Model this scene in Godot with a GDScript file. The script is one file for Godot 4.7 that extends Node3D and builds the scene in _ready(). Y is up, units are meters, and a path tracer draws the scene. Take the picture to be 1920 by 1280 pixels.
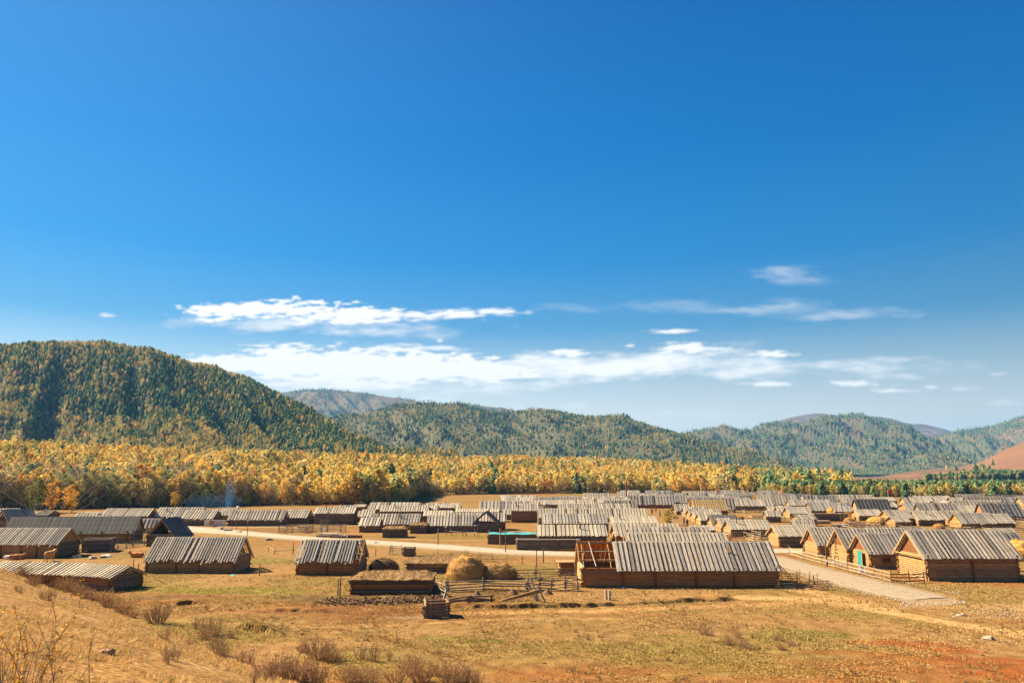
extends Node3D

# ---- camera model: a point of the 1920 x 1280 photograph gives a direction, the ground gives the distance ----
const F := 1400.0
const PITCH := 0.17685
const EYE := 11.0

func ray(px: float, py: float) -> Vector3:
	var x := (px - 960.0) / F
	var y := (640.0 - py) / F
	return Vector3(x, y * cos(PITCH) + sin(PITCH), y * sin(PITCH) - cos(PITCH))

func slope_of(py: float) -> float:
	var r := ray(960.0, py)
	return r.y / -r.z

func gpx(px: float, py: float, h := 0.0) -> Vector3:
	var r := ray(px, py)
	var t := (h - EYE) / r.y
	return Vector3(r.x * t, h, r.z * t)

func dpx(px: float, py: float, d: float) -> Vector3:
	var r := ray(px, py)
	var t := d / -r.z
	return Vector3(r.x * t, EYE + r.y * t, -d)

func pick(px: float, py: float) -> Vector3:      # first point of the terrain along a line of sight
	var r := ray(px, py)
	var t := 2.0
	while t < 400.0:
		var p := Vector3(r.x * t, EYE + r.y * t, r.z * t)
		if p.y < gh(p.x, p.z):
			return Vector3(p.x, gh(p.x, p.z), p.z)
		t += 0.02 + t * 0.004
	return gpx(px, py)

# ---- small mesh collector ----
class MB:
	var v := PackedVector3Array()
	var n := PackedVector3Array()
	var uv := PackedVector2Array()
	var c := PackedColorArray()
	var ix := PackedInt32Array()
	var col := Color.WHITE

	func tri(a: Vector3, b: Vector3, d: Vector3, out_dir: Vector3) -> void:
		var m := (b - a).cross(d - a).normalized()
		var k := v.size()
		if m.dot(out_dir) < 0.0:
			m = -m
			v.append_array(PackedVector3Array([a, b, d]))
		else:
			v.append_array(PackedVector3Array([a, d, b]))
		n.append_array(PackedVector3Array([m, m, m]))
		uv.append_array(PackedVector2Array([Vector2(0, 0), Vector2(0.2, 0), Vector2(0, 0.2)]))
		c.append_array(PackedColorArray([col, col, col]))
		ix.append_array(PackedInt32Array([k, k + 1, k + 2]))

	func quad(a: Vector3, b: Vector3, d: Vector3, e: Vector3, out_dir: Vector3, u := 1.0, w := 1.0) -> void:
		var m := (b - a).cross(d - a).normalized()
		var k := v.size()
		v.append_array(PackedVector3Array([a, b, d, e]))
		uv.append_array(PackedVector2Array([Vector2(0, 0), Vector2(u, 0), Vector2(u, w), Vector2(0, w)]))
		c.append_array(PackedColorArray([col, col, col, col]))
		if m.dot(out_dir) < 0.0:
			m = -m
			ix.append_array(PackedInt32Array([k, k + 1, k + 2, k, k + 2, k + 3]))
		else:
			ix.append_array(PackedInt32Array([k, k + 2, k + 1, k, k + 3, k + 2]))
		n.append_array(PackedVector3Array([m, m, m, m]))

	# a box whose length runs along z; uv in metres, v along the length
	func box(t: Transform3D, s: Vector3) -> void:
		var h := s * 0.5
		var p := []
		for k in 8:
			p.append(t * Vector3(h.x if k & 1 else -h.x, h.y if k & 2 else -h.y, h.z if k & 4 else -h.z))
		var b := t.basis
		quad(p[2], p[3], p[7], p[6], b.y, s.x, s.z)
		quad(p[0], p[1], p[5], p[4], -b.y, s.x, s.z)
		quad(p[0], p[2], p[6], p[4], -b.x, s.y, s.z)
		quad(p[1], p[3], p[7], p[5], b.x, s.y, s.z)
		quad(p[0], p[1], p[3], p[2], -b.z, s.x, s.y)
		quad(p[4], p[5], p[7], p[6], b.z, s.x, s.y)

	func tube(a: Vector3, b: Vector3, r0: float, r1: float, sides := 6, caps := true) -> void:
		var z := (b - a)
		var l := z.length()
		if l < 1e-5:
			return
		z /= l
		var x := z.cross(Vector3.UP if absf(z.y) < 0.95 else Vector3.RIGHT).normalized()
		var y := z.cross(x)
		var k := v.size()
		for i in sides + 1:
			var g := TAU * i / sides
			var d := x * cos(g) + y * sin(g)
			v.append(a + d * r0)
			v.append(b + d * r1)
			n.append(d)
			n.append(d)
			uv.append(Vector2(g * r0, 0.0))
			uv.append(Vector2(g * r0, l))
			c.append(col)
			c.append(col)
		for i in sides:
			var q := k + i * 2
			ix.append_array(PackedInt32Array([q, q + 1, q + 3, q, q + 3, q + 2]))
		if caps:
			for e in 2:
				var o := a if e == 0 else b
				var r := r0 if e == 0 else r1
				for i in sides:
					var g0 := TAU * i / sides
					var g1 := TAU * (i + 1) / sides
					tri(o, o + (x * cos(g0) + y * sin(g0)) * r, o + (x * cos(g1) + y * sin(g1)) * r, -z if e == 0 else z)

	func done() -> ArrayMesh:
		var a := []
		a.resize(Mesh.ARRAY_MAX)
		a[Mesh.ARRAY_VERTEX] = v
		a[Mesh.ARRAY_NORMAL] = n
		a[Mesh.ARRAY_TEX_UV] = uv
		a[Mesh.ARRAY_COLOR] = c
		a[Mesh.ARRAY_INDEX] = ix
		var m := ArrayMesh.new()
		m.add_surface_from_arrays(Mesh.PRIMITIVE_TRIANGLES, a)
		return m

# ---- nodes ----
var taken := {}
var rng := RandomNumberGenerator.new()

func numbered(called: String) -> String:
	var k: int = taken.get(called, 0)
	taken[called] = k + 1
	return called if k == 0 else "%s_%03d" % [called, k]

func tag(o: Node, label: String, category: String, group := "", kind := "") -> void:
	if label:
		o.set_meta("label", label)
	if category:
		o.set_meta("category", category)
	if group:
		o.set_meta("group", group)
	if kind:
		o.set_meta("kind", kind)

func thing(called: String, label: String, category: String, at: Vector3, turn := 0.0, group := "") -> Node3D:
	var o := Node3D.new()
	o.name = numbered(called)
	add_child(o)
	o.position = at
	o.rotation.y = turn
	tag(o, label, category, group)
	return o

func piece(called: String, m: Mesh, mat: Material, parent: Node, t := Transform3D(), kind := "") -> MeshInstance3D:
	var o := MeshInstance3D.new()
	o.name = called if parent != self else numbered(called)
	o.mesh = m
	o.material_override = mat
	o.transform = t
	if kind:
		o.set_meta("kind", kind)
	parent.add_child(o, true)
	return o

func rf(a: float, b: float) -> float:
	return rng.randf_range(a, b)

func along(z: Vector3, up := Vector3.UP) -> Basis:   # a basis whose z axis runs along the given direction
	z = z.normalized()
	var x := up.cross(z)
	if x.length() < 0.01:
		x = Vector3.RIGHT.cross(z)
	x = x.normalized()
	return Basis(x, z.cross(x), z)

# ---- materials; colours are linear real-world reflectances ----
var grain: ImageTexture
var grain_n: ImageTexture
var mats := {}

func lin(r: float, g: float, b: float) -> Color:
	return Color(r, g, b).linear_to_srgb()

func noise(s: int, f: float, octaves := 4) -> FastNoiseLite:
	var q := FastNoiseLite.new()
	q.seed = s
	q.noise_type = FastNoiseLite.TYPE_SIMPLEX_SMOOTH
	q.frequency = f
	q.fractal_octaves = octaves
	return q

func noise_tex(s: int, f: float, dark: Color, light: Color, size := 512, octaves := 5) -> NoiseTexture2D:
	var t := NoiseTexture2D.new()
	t.width = size
	t.height = size
	t.seamless = true
	t.noise = noise(s, f, octaves)
	var g := Gradient.new()
	g.set_color(0, dark)
	g.set_color(1, light)
	t.color_ramp = g
	return t

func make_grain() -> void:
	var im := Image.create(256, 512, false, Image.FORMAT_RGB8)
	var hi := Image.create(256, 512, false, Image.FORMAT_RGB8)
	var a := noise(5, 1.0, 3)
	var b := noise(6, 1.0, 4)
	for y in 512:
		for x in 256:
			var s := a.get_noise_2d(x * 0.16, y * 0.006) * 0.55 + a.get_noise_2d(x * 0.5 + 90.0, y * 0.02) * 0.3 + b.get_noise_2d(x * 0.03, y * 0.012) * 0.5
			var q := clampf(0.8 + s * 0.34, 0.3, 1.0)
			if b.get_noise_2d(x * 0.11 + 40.0, y * 0.004 + 7.0) > 0.42:
				q *= 0.6
			im.set_pixel(x, y, Color(q, q * 0.985, q * 0.96))
			hi.set_pixel(x, y, Color(q, q, q))
	hi.bump_map_to_normal_map(3.0)
	grain = ImageTexture.create_from_image(im)
	grain_n = ImageTexture.create_from_image(hi)

func wood(col: Color, k := 0, vertex := false) -> StandardMaterial3D:   # col is linear
	var key := "%s %d %s" % [col, k, vertex]
	if mats.has(key):
		return mats[key]
	var m := StandardMaterial3D.new()
	m.albedo_color = col.linear_to_srgb()
	m.albedo_texture = grain
	m.normal_enabled = true
	m.normal_texture = grain_n
	m.normal_scale = 0.7
	m.uv1_scale = Vector3(1.3, 0.22, 1.0)
	m.uv1_offset = Vector3(k * 0.37, k * 0.23, 0)
	m.roughness = 0.85
	m.metallic_specular = 0.3
	m.vertex_color_use_as_albedo = vertex
	mats[key] = m
	return m

func plain(col: Color, rough := 0.9, vertex := false) -> StandardMaterial3D:
	var key := "plain %s %f %s" % [col, rough, vertex]
	if mats.has(key):
		return mats[key]
	var m := StandardMaterial3D.new()
	m.albedo_color = col.linear_to_srgb()
	m.roughness = rough
	m.metallic_specular = 0.25
	m.vertex_color_use_as_albedo = vertex
	mats[key] = m
	return m

func leafy(col: Color, glow: float) -> StandardMaterial3D:
	var m := StandardMaterial3D.new()
	m.albedo_color = col.linear_to_srgb()
	m.roughness = 0.8
	m.metallic_specular = 0.15
	m.vertex_color_use_as_albedo = true
	m.backlight_enabled = true
	m.backlight = Color(glow, glow, glow).linear_to_srgb()
	return m

const GREY := [Color(0.627, 0.565, 0.493), Color(0.524, 0.473, 0.417), Color(0.422, 0.381, 0.341), Color(0.707, 0.635, 0.540), Color(0.331, 0.300, 0.276), Color(0.604, 0.519, 0.423)]
const PALE := [Color(0.627, 0.555, 0.450), Color(0.560, 0.510, 0.427), Color(0.493, 0.442, 0.369), Color(0.672, 0.589, 0.461), Color(0.448, 0.419, 0.381), Color(0.594, 0.510, 0.392)]
const DARK_GREY := [Color(0.19, 0.185, 0.18), Color(0.21, 0.205, 0.20), Color(0.175, 0.17, 0.168), Color(0.225, 0.215, 0.205), Color(0.185, 0.18, 0.177), Color(0.20, 0.195, 0.19)]  # dark grey boards, which also put the long shed's roof shade into colour
const MIXED := [Color(0.572, 0.534, 0.487), Color(0.363, 0.345, 0.329), Color(0.638, 0.579, 0.510), Color(0.418, 0.395, 0.368), Color(0.495, 0.456, 0.414), Color(0.286, 0.273, 0.261)]
const RED := [Color(0.62, 0.29, 0.10), Color(0.54, 0.225, 0.075), Color(0.64, 0.34, 0.13), Color(0.46, 0.27, 0.14)]
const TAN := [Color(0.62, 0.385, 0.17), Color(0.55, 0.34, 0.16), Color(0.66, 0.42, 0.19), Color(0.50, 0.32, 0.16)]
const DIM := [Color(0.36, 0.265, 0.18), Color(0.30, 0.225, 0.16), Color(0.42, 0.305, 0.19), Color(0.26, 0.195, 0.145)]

# ---- terrain ----
var n_big := noise(11, 0.012, 3)
var n_mid := noise(12, 0.06, 3)
var n_fine := noise(13, 0.33, 3)
var n_col := noise(14, 0.045, 4)
var n_red := noise(15, 0.03, 4)
var n_grass := noise(16, 0.08, 4)
const PROFILE := [[-90.0, 12.5], [-40.0, 11.3], [-15.0, 10.35], [-5.0, 9.8], [0.0, 9.35], [5.0, 8.15], [8.0, 6.95], [10.0, 5.95], [12.5, 4.6], [15.0, 3.2], [18.0, 1.55], [21.0, 0.45], [25.0, 0.0], [400.0, 0.0]]

func hill_y(u: float) -> float:
	for i in range(1, PROFILE.size()):
		if u < PROFILE[i][0]:
			var a: Array = PROFILE[i - 1]
			var b: Array = PROFILE[i]
			var t: float = (u - a[0]) / (b[0] - a[0])
			var m0: float = (b[1] - (PROFILE[i - 2][1] if i > 1 else a[1])) / (b[0] - (PROFILE[i - 2][0] if i > 1 else a[0] - 1.0))
			var m1: float = ((PROFILE[i + 1][1] if i + 1 < PROFILE.size() else b[1]) - a[1]) / ((PROFILE[i + 1][0] if i + 1 < PROFILE.size() else b[0] + 1.0) - a[0])
			var w: float = b[0] - a[0]
			var t2 := t * t
			var t3 := t2 * t
			return (2 * t3 - 3 * t2 + 1) * a[1] + (t3 - 2 * t2 + t) * w * m0 + (-2 * t3 + 3 * t2) * b[1] + (t3 - t2) * w * m1
	return 0.0

# worn lips of turf: the ground steps down towards the path along these lines
var banks := []

func lay_banks() -> void:
	for e in [[[[838, 1139], [900, 1141], [960, 1141], [1040, 1139], [1120, 1137], [1200, 1134], [1290, 1130], [1390, 1125]], 0.32, 7.0], [[[428, 1176], [470, 1182], [500, 1188], [536, 1197]], 0.55, 3.0], [[[528, 1188], [560, 1190], [588, 1192]], 0.3, 3.0], [[[296, 1137], [350, 1134], [402, 1131]], 0.35, 4.0], [[[480, 1149], [560, 1148], [660, 1150]], 0.22, 4.0]]:
		var xs := PackedVector2Array()
		for q in e[0]:
			var p := gpx(q[0], q[1])
			xs.append(Vector2(p.x, p.z))
		banks.append([xs, float(e[1]), float(e[2]), xs[0].x, xs[xs.size() - 1].x])

func bank_at(x: float, z: float) -> float:
	var o := 0.0
	for b in banks:
		if x <= b[3] or x >= b[4]:
			continue
		var xs: PackedVector2Array = b[0]
		var zl := 0.0
		for i in xs.size() - 1:
			if x <= xs[i + 1].x:
				zl = lerpf(xs[i].y, xs[i + 1].y, (x - xs[i].x) / (xs[i + 1].x - xs[i].x))
				break
		zl += n_fine.get_noise_1d(x * 1.3) * 0.45 + n_fine.get_noise_1d(x * 6.0) * 0.12
		var dz := z - zl
		if dz > 0.3 or dz < -b[2]:
			continue
		var e := smoothstep(0.0, 1.5, minf(x - b[3], b[4] - x)) * clampf(0.85 + n_fine.get_noise_1d(x * 0.9 + 40.0) * 0.9, 0.25, 1.15)
		o += b[1] * e * (smoothstep(-b[2], -0.4, dz) if dz < 0.0 else 1.0 - smoothstep(0.0, 0.12, dz))
	return o

func gh(x: float, z: float) -> float:
	var u := (x - z) * 0.70711
	var r := sqrt(x * x + z * z)
	var h := 0.0
	if u < 26.0 and r < 100.0:
		h = maxf(hill_y(u + n_mid.get_noise_2d(x, z) * 0.8), 0.0) * smoothstep(98.0, 58.0, r)
	var near := smoothstep(170.0, 60.0, r)
	if r > 50.0 and r < 84.0:
		h += bank_at(x, z)
	if near > 0.0:
		h += near * (n_mid.get_noise_2d(x, z) * (0.03 + 0.12 * smoothstep(82.0, 58.0, r)) + n_fine.get_noise_2d(x, z) * 0.03)
	return h

# patches of another ground colour: centre in the photograph, half sizes in metres, colour, strength
var patches := []
var tracks := []

func lay_patches() -> void:
	var list := [
		[380, 1106, 13.0, 2.6, Color(0.36, 0.34, 0.06), 1.0], [300, 1096, 7.0, 2.0, Color(0.36, 0.33, 0.07), 0.8], [500, 1050, 9.0, 5.0, Color(0.36, 0.31, 0.09), 0.9], [600, 1095, 9.0, 2.0, Color(0.38, 0.28, 0.09), 0.6],
		[810, 1195, 2.6, 0.9, Color(0.25, 0.27, 0.05), 1.0], [900, 1201, 1.8, 0.6, Color(0.26, 0.27, 0.05), 0.9], [690, 1193, 3.5, 1.0, Color(0.30, 0.27, 0.07), 0.8],
		[1520, 1188, 6.0, 2.6, Color(0.30, 0.26, 0.07), 0.95], [1120, 1215, 6.0, 2.0, Color(0.34, 0.27, 0.07), 0.7], [1280, 1235, 5.0, 1.6, Color(0.36, 0.28, 0.08), 0.6], [1900, 1245, 1.0, 0.6, Color(0.22, 0.22, 0.07), 0.8],
		[1640, 1201, 3.2, 1.0, Color(0.52, 0.17, 0.05), 0.8], [1720, 1206, 3.4, 1.4, Color(0.52, 0.16, 0.048), 0.85], [1800, 1219, 3.4, 1.5, Color(0.54, 0.17, 0.05), 0.85], [1870, 1238, 3.2, 1.4, Color(0.52, 0.16, 0.048), 0.85], [1925, 1262, 3.0, 1.5, Color(0.54, 0.17, 0.05), 0.85], [1690, 1232, 2.4, 0.8, Color(0.50, 0.17, 0.05), 0.75], [1770, 1243, 2.8, 0.7, Color(0.50, 0.16, 0.048), 0.75], [1590, 1224, 2.6, 0.7, Color(0.48, 0.18, 0.055), 0.6], [1050, 1262, 4.0, 0.9, Color(0.50, 0.22, 0.075), 0.6], [1200, 1152, 6.0, 0.9, Color(0.50, 0.25, 0.10), 0.6], [560, 1135, 5.0, 1.2, Color(0.46, 0.22, 0.085), 0.6], [1870, 1165, 6.0, 2.0, Color(0.44, 0.19, 0.065), 0.6],
		[740, 1150, 12.0, 4.5, Color(0.34, 0.18, 0.075), 0.55], [720, 1122, 7.0, 2.6, Color(0.16, 0.085, 0.045), 0.75], [920, 1118, 6.5, 5.0, Color(0.24, 0.125, 0.06), 0.75], [1260, 1105, 10.0, 2.0, Color(0.26, 0.2, 0.08), 0.5],
		[1300, 1172, 7.0, 2.0, Color(0.40, 0.24, 0.12), 0.6], [1250, 1131, 5.0, 0.8, Color(0.27, 0.24, 0.08), 0.7], [780, 1158, 2.5, 0.7, Color(0.55, 0.42, 0.25), 0.9], [330, 1119, 4.5, 1.2, Color(0.20, 0.12, 0.075), 0.6], [470, 1185, 3.5, 1.4, Color(0.31, 0.21, 0.09), 0.5],
		[1880, 1140, 8.0, 2.4, Color(0.72, 0.50, 0.25), 0.8], [1600, 1125, 5.0, 2.0, Color(0.62, 0.36, 0.15), 0.7], [1740, 1136, 4.0, 1.6, Color(0.66, 0.45, 0.23), 0.9], [1480, 1040, 10.0, 6.0, Color(0.40, 0.19, 0.08), 0.6], [600, 990, 25.0, 12.0, Color(0.40, 0.22, 0.09), 0.8], [870, 1015, 25.0, 7.0, Color(0.44, 0.25, 0.09), 0.6], [1150, 975, 20.0, 30.0, Color(0.46, 0.28, 0.12), 0.6],
		[330, 985, 16.0, 9.0, Color(0.48, 0.32, 0.17), 0.7], [180, 1035, 7.0, 5.0, Color(0.36, 0.22, 0.11), 0.7], [1240, 965, 8.0, 60.0, Color(0.52, 0.34, 0.16), 0.9],
	]
	for e in list:
		var p := gpx(e[0], e[1])
		patches.append([p.x, p.z, float(e[2]), float(e[3]), e[4], float(e[5])])
	var lines := [
		[[[870, 1150], [1000, 1148], [1200, 1143], [1400, 1135], [1500, 1128], [1560, 1124]], 1.0, Color(0.78, 0.48, 0.22), 0.85],
		[[[1400, 1120], [1500, 1122], [1560, 1128], [1640, 1142], [1720, 1157], [1800, 1171], [1920, 1191], [2100, 1222]], 1.6, Color(0.86, 0.58, 0.28), 1.0],
		[[[1470, 1098], [1530, 1112], [1600, 1128], [1660, 1143]], 1.6, Color(0.84, 0.56, 0.27), 0.9],
		[[[560, 1180], [660, 1184], [760, 1208], [860, 1235], [980, 1262], [1100, 1290]], 0.22, Color(0.34, 0.16, 0.07), 0.9],
		[[[300, 1163], [450, 1170], [600, 1178], [690, 1176], [800, 1168], [950, 1160], [1150, 1158]], 0.5, Color(0.68, 0.44, 0.19), 0.7],
		[[[480, 1146], [560, 1148], [640, 1152], [760, 1147]], 0.5, Color(0.27, 0.14, 0.06), 0.6],
		[[[200, 994], [300, 990], [450, 988], [560, 987], [680, 985], [760, 980]], 1.6, Color(0.66, 0.50, 0.32), 1.0],
		[[[740, 1010], [830, 1013], [930, 1013]], 1.0, Color(0.62, 0.44, 0.24), 0.9],
	]
	for e in lines:
		var pts := PackedVector2Array()
		var lo := Vector2(1e9, 1e9)
		var hi := Vector2(-1e9, -1e9)
		for q in e[0]:
			var p := gpx(q[0], q[1])
			var w := Vector2(p.x, p.z)
			pts.append(w)
			lo = lo.min(w)
			hi = hi.max(w)
		tracks.append([pts, float(e[1]), e[2], float(e[3]), lo - Vector2(4, 4), hi + Vector2(4, 4)])

func gcol(x: float, z: float) -> Color:
	var r := sqrt(x * x + z * z)
	var a := n_col.get_noise_2d(x * 0.55, z) * 0.5 + 0.5
	var b := n_red.get_noise_2d(x * 0.5, z) * 0.5 + 0.5
	var g := n_grass.get_noise_2d(x * 0.6, z) * 0.5 + 0.5
	var f := n_fine.get_noise_2d(x * 1.7, z * 1.7) * 0.5 + 0.5
	var c := Color(0.53, 0.33, 0.14).lerp(Color(0.43, 0.30, 0.11), smoothstep(0.35, 0.7, a))
	c = c.lerp(Color(0.50, 0.20, 0.07), smoothstep(0.47, 0.78, b) * 0.75)
	c = c.lerp(Color(0.35, 0.29, 0.08), smoothstep(0.54, 0.76, g) * 0.65)
	c = c.lerp(Color(0.56, 0.40, 0.185), smoothstep(0.6, 0.85, 1.0 - g) * 0.5)
	var wob := (a - 0.5) * 1.3 + (f - 0.5) * 0.7 + (g - 0.5) * 0.7
	for e in patches:
		var dx: float = (x - e[0]) / e[2]
		var dz: float = (z - e[1]) / e[3]
		if absf(dx) < 1.6 and absf(dz) < 1.6:
			var q := 1.0 - sqrt(dx * dx + dz * dz) + wob * 1.25
			if q > 0.0:
				c = c.lerp(e[4], smoothstep(0.0, 0.45, q) * e[5] * (0.6 + 0.4 * f))
	var w2 := Vector2(x, z)
	for e in tracks:
		if x > e[4].x and z > e[4].y and x < e[5].x and z < e[5].y:
			var best := 1e9
			var pts: PackedVector2Array = e[0]
			for i in pts.size() - 1:
				best = minf(best, w2.distance_to(Geometry2D.get_closest_point_to_segment(w2, pts[i], pts[i + 1])))
			var q: float = 1.0 - best / e[1] + wob * 0.5
			if q > 0.0:
				c = c.lerp(e[2], smoothstep(0.0, 0.5, q) * e[3])
	var u := (x - z) * 0.70711
	if u < 24.0 and r < 70.0:      # the near slope: ochre bent grass over reddish soil
		var s := smoothstep(24.0, 16.0, u)
		c = c.lerp(Color(0.60, 0.335, 0.13).lerp(Color(0.62, 0.41, 0.17), a).lerp(Color(0.56, 0.22, 0.085), smoothstep(0.55, 0.8, b) * 0.6), s * 0.8)
	c = c.lerp(Color(0.24, 0.125, 0.055), smoothstep(0.56, 0.80, f) * 0.6 * smoothstep(130.0, 40.0, r))
	c = c.lerp(Color(0.62, 0.46, 0.24), smoothstep(0.62, 0.85, 1.0 - f) * 0.5 * smoothstep(130.0, 40.0, r))
	return c

func ground_mesh(a0: float, a1: float, cols: int, near_step: float, far_step: float) -> ArrayMesh:
	var radii := PackedFloat32Array()
	var r := 0.6
	while r < 9500.0:
		radii.append(r)
		r *= 1.0 + (0.002 if near_step < 0.01 and r > 57.0 and r < 74.0 else near_step if r < 135.0 else (maxf(near_step, 0.014) if r < 380.0 else far_step))
	var rows := radii.size()
	var v := PackedVector3Array()
	var n := PackedVector3Array()
	var c := PackedColorArray()
	var uv := PackedVector2Array()
	var uv2 := PackedVector2Array()
	v.resize(rows * (cols + 1))
	n.resize(v.size())
	c.resize(v.size())
	uv.resize(v.size())
	uv2.resize(v.size())
	for i in rows:
		for j in cols + 1:
			var g := lerpf(a0, a1, float(j) / cols)
			var x := radii[i] * sin(g)
			var z := -radii[i] * cos(g)
			var k := i * (cols + 1) + j
			v[k] = Vector3(x, gh(x, z), z)
			c[k] = gcol(x, z)
			uv[k] = Vector2(x, z) * 0.31
			uv2[k] = Vector2(x, z) * 0.043
	for i in rows:
		for j in cols + 1:
			var k := i * (cols + 1) + j
			var du := v[k + 1 if j < cols else k] - v[k - 1 if j > 0 else k]
			var dv := v[k + cols + 1 if i < rows - 1 else k] - v[k - cols - 1 if i > 0 else k]
			var m := du.cross(dv).normalized()
			n[k] = m if m.y > 0.0 else -m
	var ix := PackedInt32Array()
	ix.resize((rows - 1) * cols * 6)
	var w := 0
	for i in rows - 1:
		for j in cols:
			var k := i * (cols + 1) + j
			var q := k + cols + 1
			ix[w] = k; ix[w + 1] = q; ix[w + 2] = q + 1
			ix[w + 3] = k; ix[w + 4] = q + 1; ix[w + 5] = k + 1
			w += 6
	var a := []
	a.resize(Mesh.ARRAY_MAX)
	a[Mesh.ARRAY_VERTEX] = v
	a[Mesh.ARRAY_NORMAL] = n
	a[Mesh.ARRAY_COLOR] = c
	a[Mesh.ARRAY_TEX_UV] = uv
	a[Mesh.ARRAY_TEX_UV2] = uv2
	a[Mesh.ARRAY_INDEX] = ix
	var me := ArrayMesh.new()
	me.add_surface_from_arrays(Mesh.PRIMITIVE_TRIANGLES, a)
	return me

func earth() -> StandardMaterial3D:
	var m := StandardMaterial3D.new()
	m.vertex_color_use_as_albedo = true
	m.albedo_color = Color(1, 1, 1)
	m.albedo_texture = noise_tex(31, 0.045, Color(0.48, 0.44, 0.38), Color(1, 1, 1), 512, 6)
	m.detail_enabled = true
	m.detail_albedo = noise_tex(32, 0.03, Color(0.78, 0.76, 0.74), Color(1, 1, 1), 512, 6)
	m.detail_blend_mode = BaseMaterial3D.BLEND_MODE_MUL
	m.detail_uv_layer = BaseMaterial3D.DETAIL_UV_2
	m.roughness = 0.95
	m.metallic_specular = 0.15
	return m

# a strip of road or gravel along a line of ground points
func strip(called: String, left: Array, right: Array, y_edge: float, y_mid: float, mat: Material, kind := "structure") -> void:
	var q := MB.new()
	var cl := Curve3D.new()
	var cr := Curve3D.new()
	for i in left.size():
		cl.add_point(gpx(left[i][0], left[i][1]))
		cr.add_point(gpx(right[i][0], right[i][1]))
	var steps := 90
	var old := []
	for i in steps + 1:
		var t := float(i) / steps
		var a := cl.sample(mini(int(t * (left.size() - 1)), left.size() - 2), t * (left.size() - 1) - mini(int(t * (left.size() - 1)), left.size() - 2))
		var b := cr.sample(mini(int(t * (left.size() - 1)), left.size() - 2), t * (left.size() - 1) - mini(int(t * (left.size() - 1)), left.size() - 2))
		var wob := n_fine.get_noise_1d(a.x * 3.0 + a.z * 2.0) * 0.5
		a += (a - b).normalized() * wob
		b += (b - a).normalized() * n_fine.get_noise_1d(b.x * 3.0 + b.z * 2.0 + 50.0) * 0.5
		var rowp := [Vector3(a.x, y_edge - 0.08, a.z), a.lerp(b, 0.12) + Vector3(0, y_edge, 0), a.lerp(b, 0.5) + Vector3(0, y_mid, 0), a.lerp(b, 0.88) + Vector3(0, y_edge, 0), Vector3(b.x, y_edge - 0.08, b.z)]
		for k in 4:
			if old:
				q.col = Color.WHITE
				q.quad(old[k], old[k + 1], rowp[k + 1], rowp[k], Vector3.UP, 1, 1)
		old = rowp
	var o := piece(called, q.done(), mat, self)
	tag(o, "", "", "", kind)

# ---- hills: a surface between a foot line and a ridge line, with a back slope ----
class Hill:
	var foot := PackedVector3Array()
	var ridge := PackedVector3Array()
	var profile := [[0.0, 0.0], [1.0, 1.0]]
	var amp := 0.0
	var skew := 0.0
	var spur := 0.01
	var nz: FastNoiseLite
	var rough: FastNoiseLite

	func at(a: PackedVector3Array, s: float) -> Vector3:
		var k := clampf(s, 0.0, 0.99999) * (a.size() - 1)
		var i := int(k)
		var f := k - i
		return a[i].cubic_interpolate(a[i + 1], a[maxi(i - 1, 0)], a[mini(i + 2, a.size() - 1)], f)

	func prof(t: float) -> float:
		for i in range(1, profile.size()):
			if t <= profile[i][0]:
				var f: float = (t - profile[i - 1][0]) / (profile[i][0] - profile[i - 1][0])
				return lerpf(profile[i - 1][1], profile[i][1], f)
		return 1.0

	func point(s: float, t: float) -> Vector3:
		var a := at(foot, s)
		var b := at(ridge, s)
		if t <= 1.0:
			var p := a.lerp(b, t)
			var w := 4.0 * t * (1.0 - t)
			var e := 0.0
			if amp > 0.0:
				var k := p.x * spur + t * skew
				e = (absf(nz.get_noise_2d(k * 100.0, t * 30.0)) * -2.2 + 0.45) * amp * w + rough.get_noise_2d(p.x, p.z) * amp * 0.45 * w
			p.y = lerpf(a.y, b.y, prof(t)) + e
			return p
		var d := (b - a)
		var q := b + Vector3(d.x, 0, d.z) * (t - 1.0)
		q.y = lerpf(b.y, minf(b.y, a.y), smoothstep(1.0, 1.9, t)) + rough.get_noise_2d(q.x, q.z) * amp * 0.3
		return q

func make_hill(foot_px: Array, ridge_px: Array, prof: Array, amp: float, spur: float, skew: float, s: int, trees := 0.0) -> Hill:
	var h := Hill.new()
	h.profile = prof
	h.amp = amp
	h.spur = spur
	h.skew = skew
	h.nz = noise(s, 0.01, 3)
	h.rough = noise(s + 1, 0.006, 4)
	for e in ridge_px:
		h.ridge.append(dpx(e[0], e[1], e[2]) - Vector3(0, trees, 0))
	for e in foot_px:        # photo column, height, distance
		var r := ray(e[0], 890.0)
		h.foot.append(Vector3(r.x * e[2] / -r.z, e[1], -float(e[2])))
	return h

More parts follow.
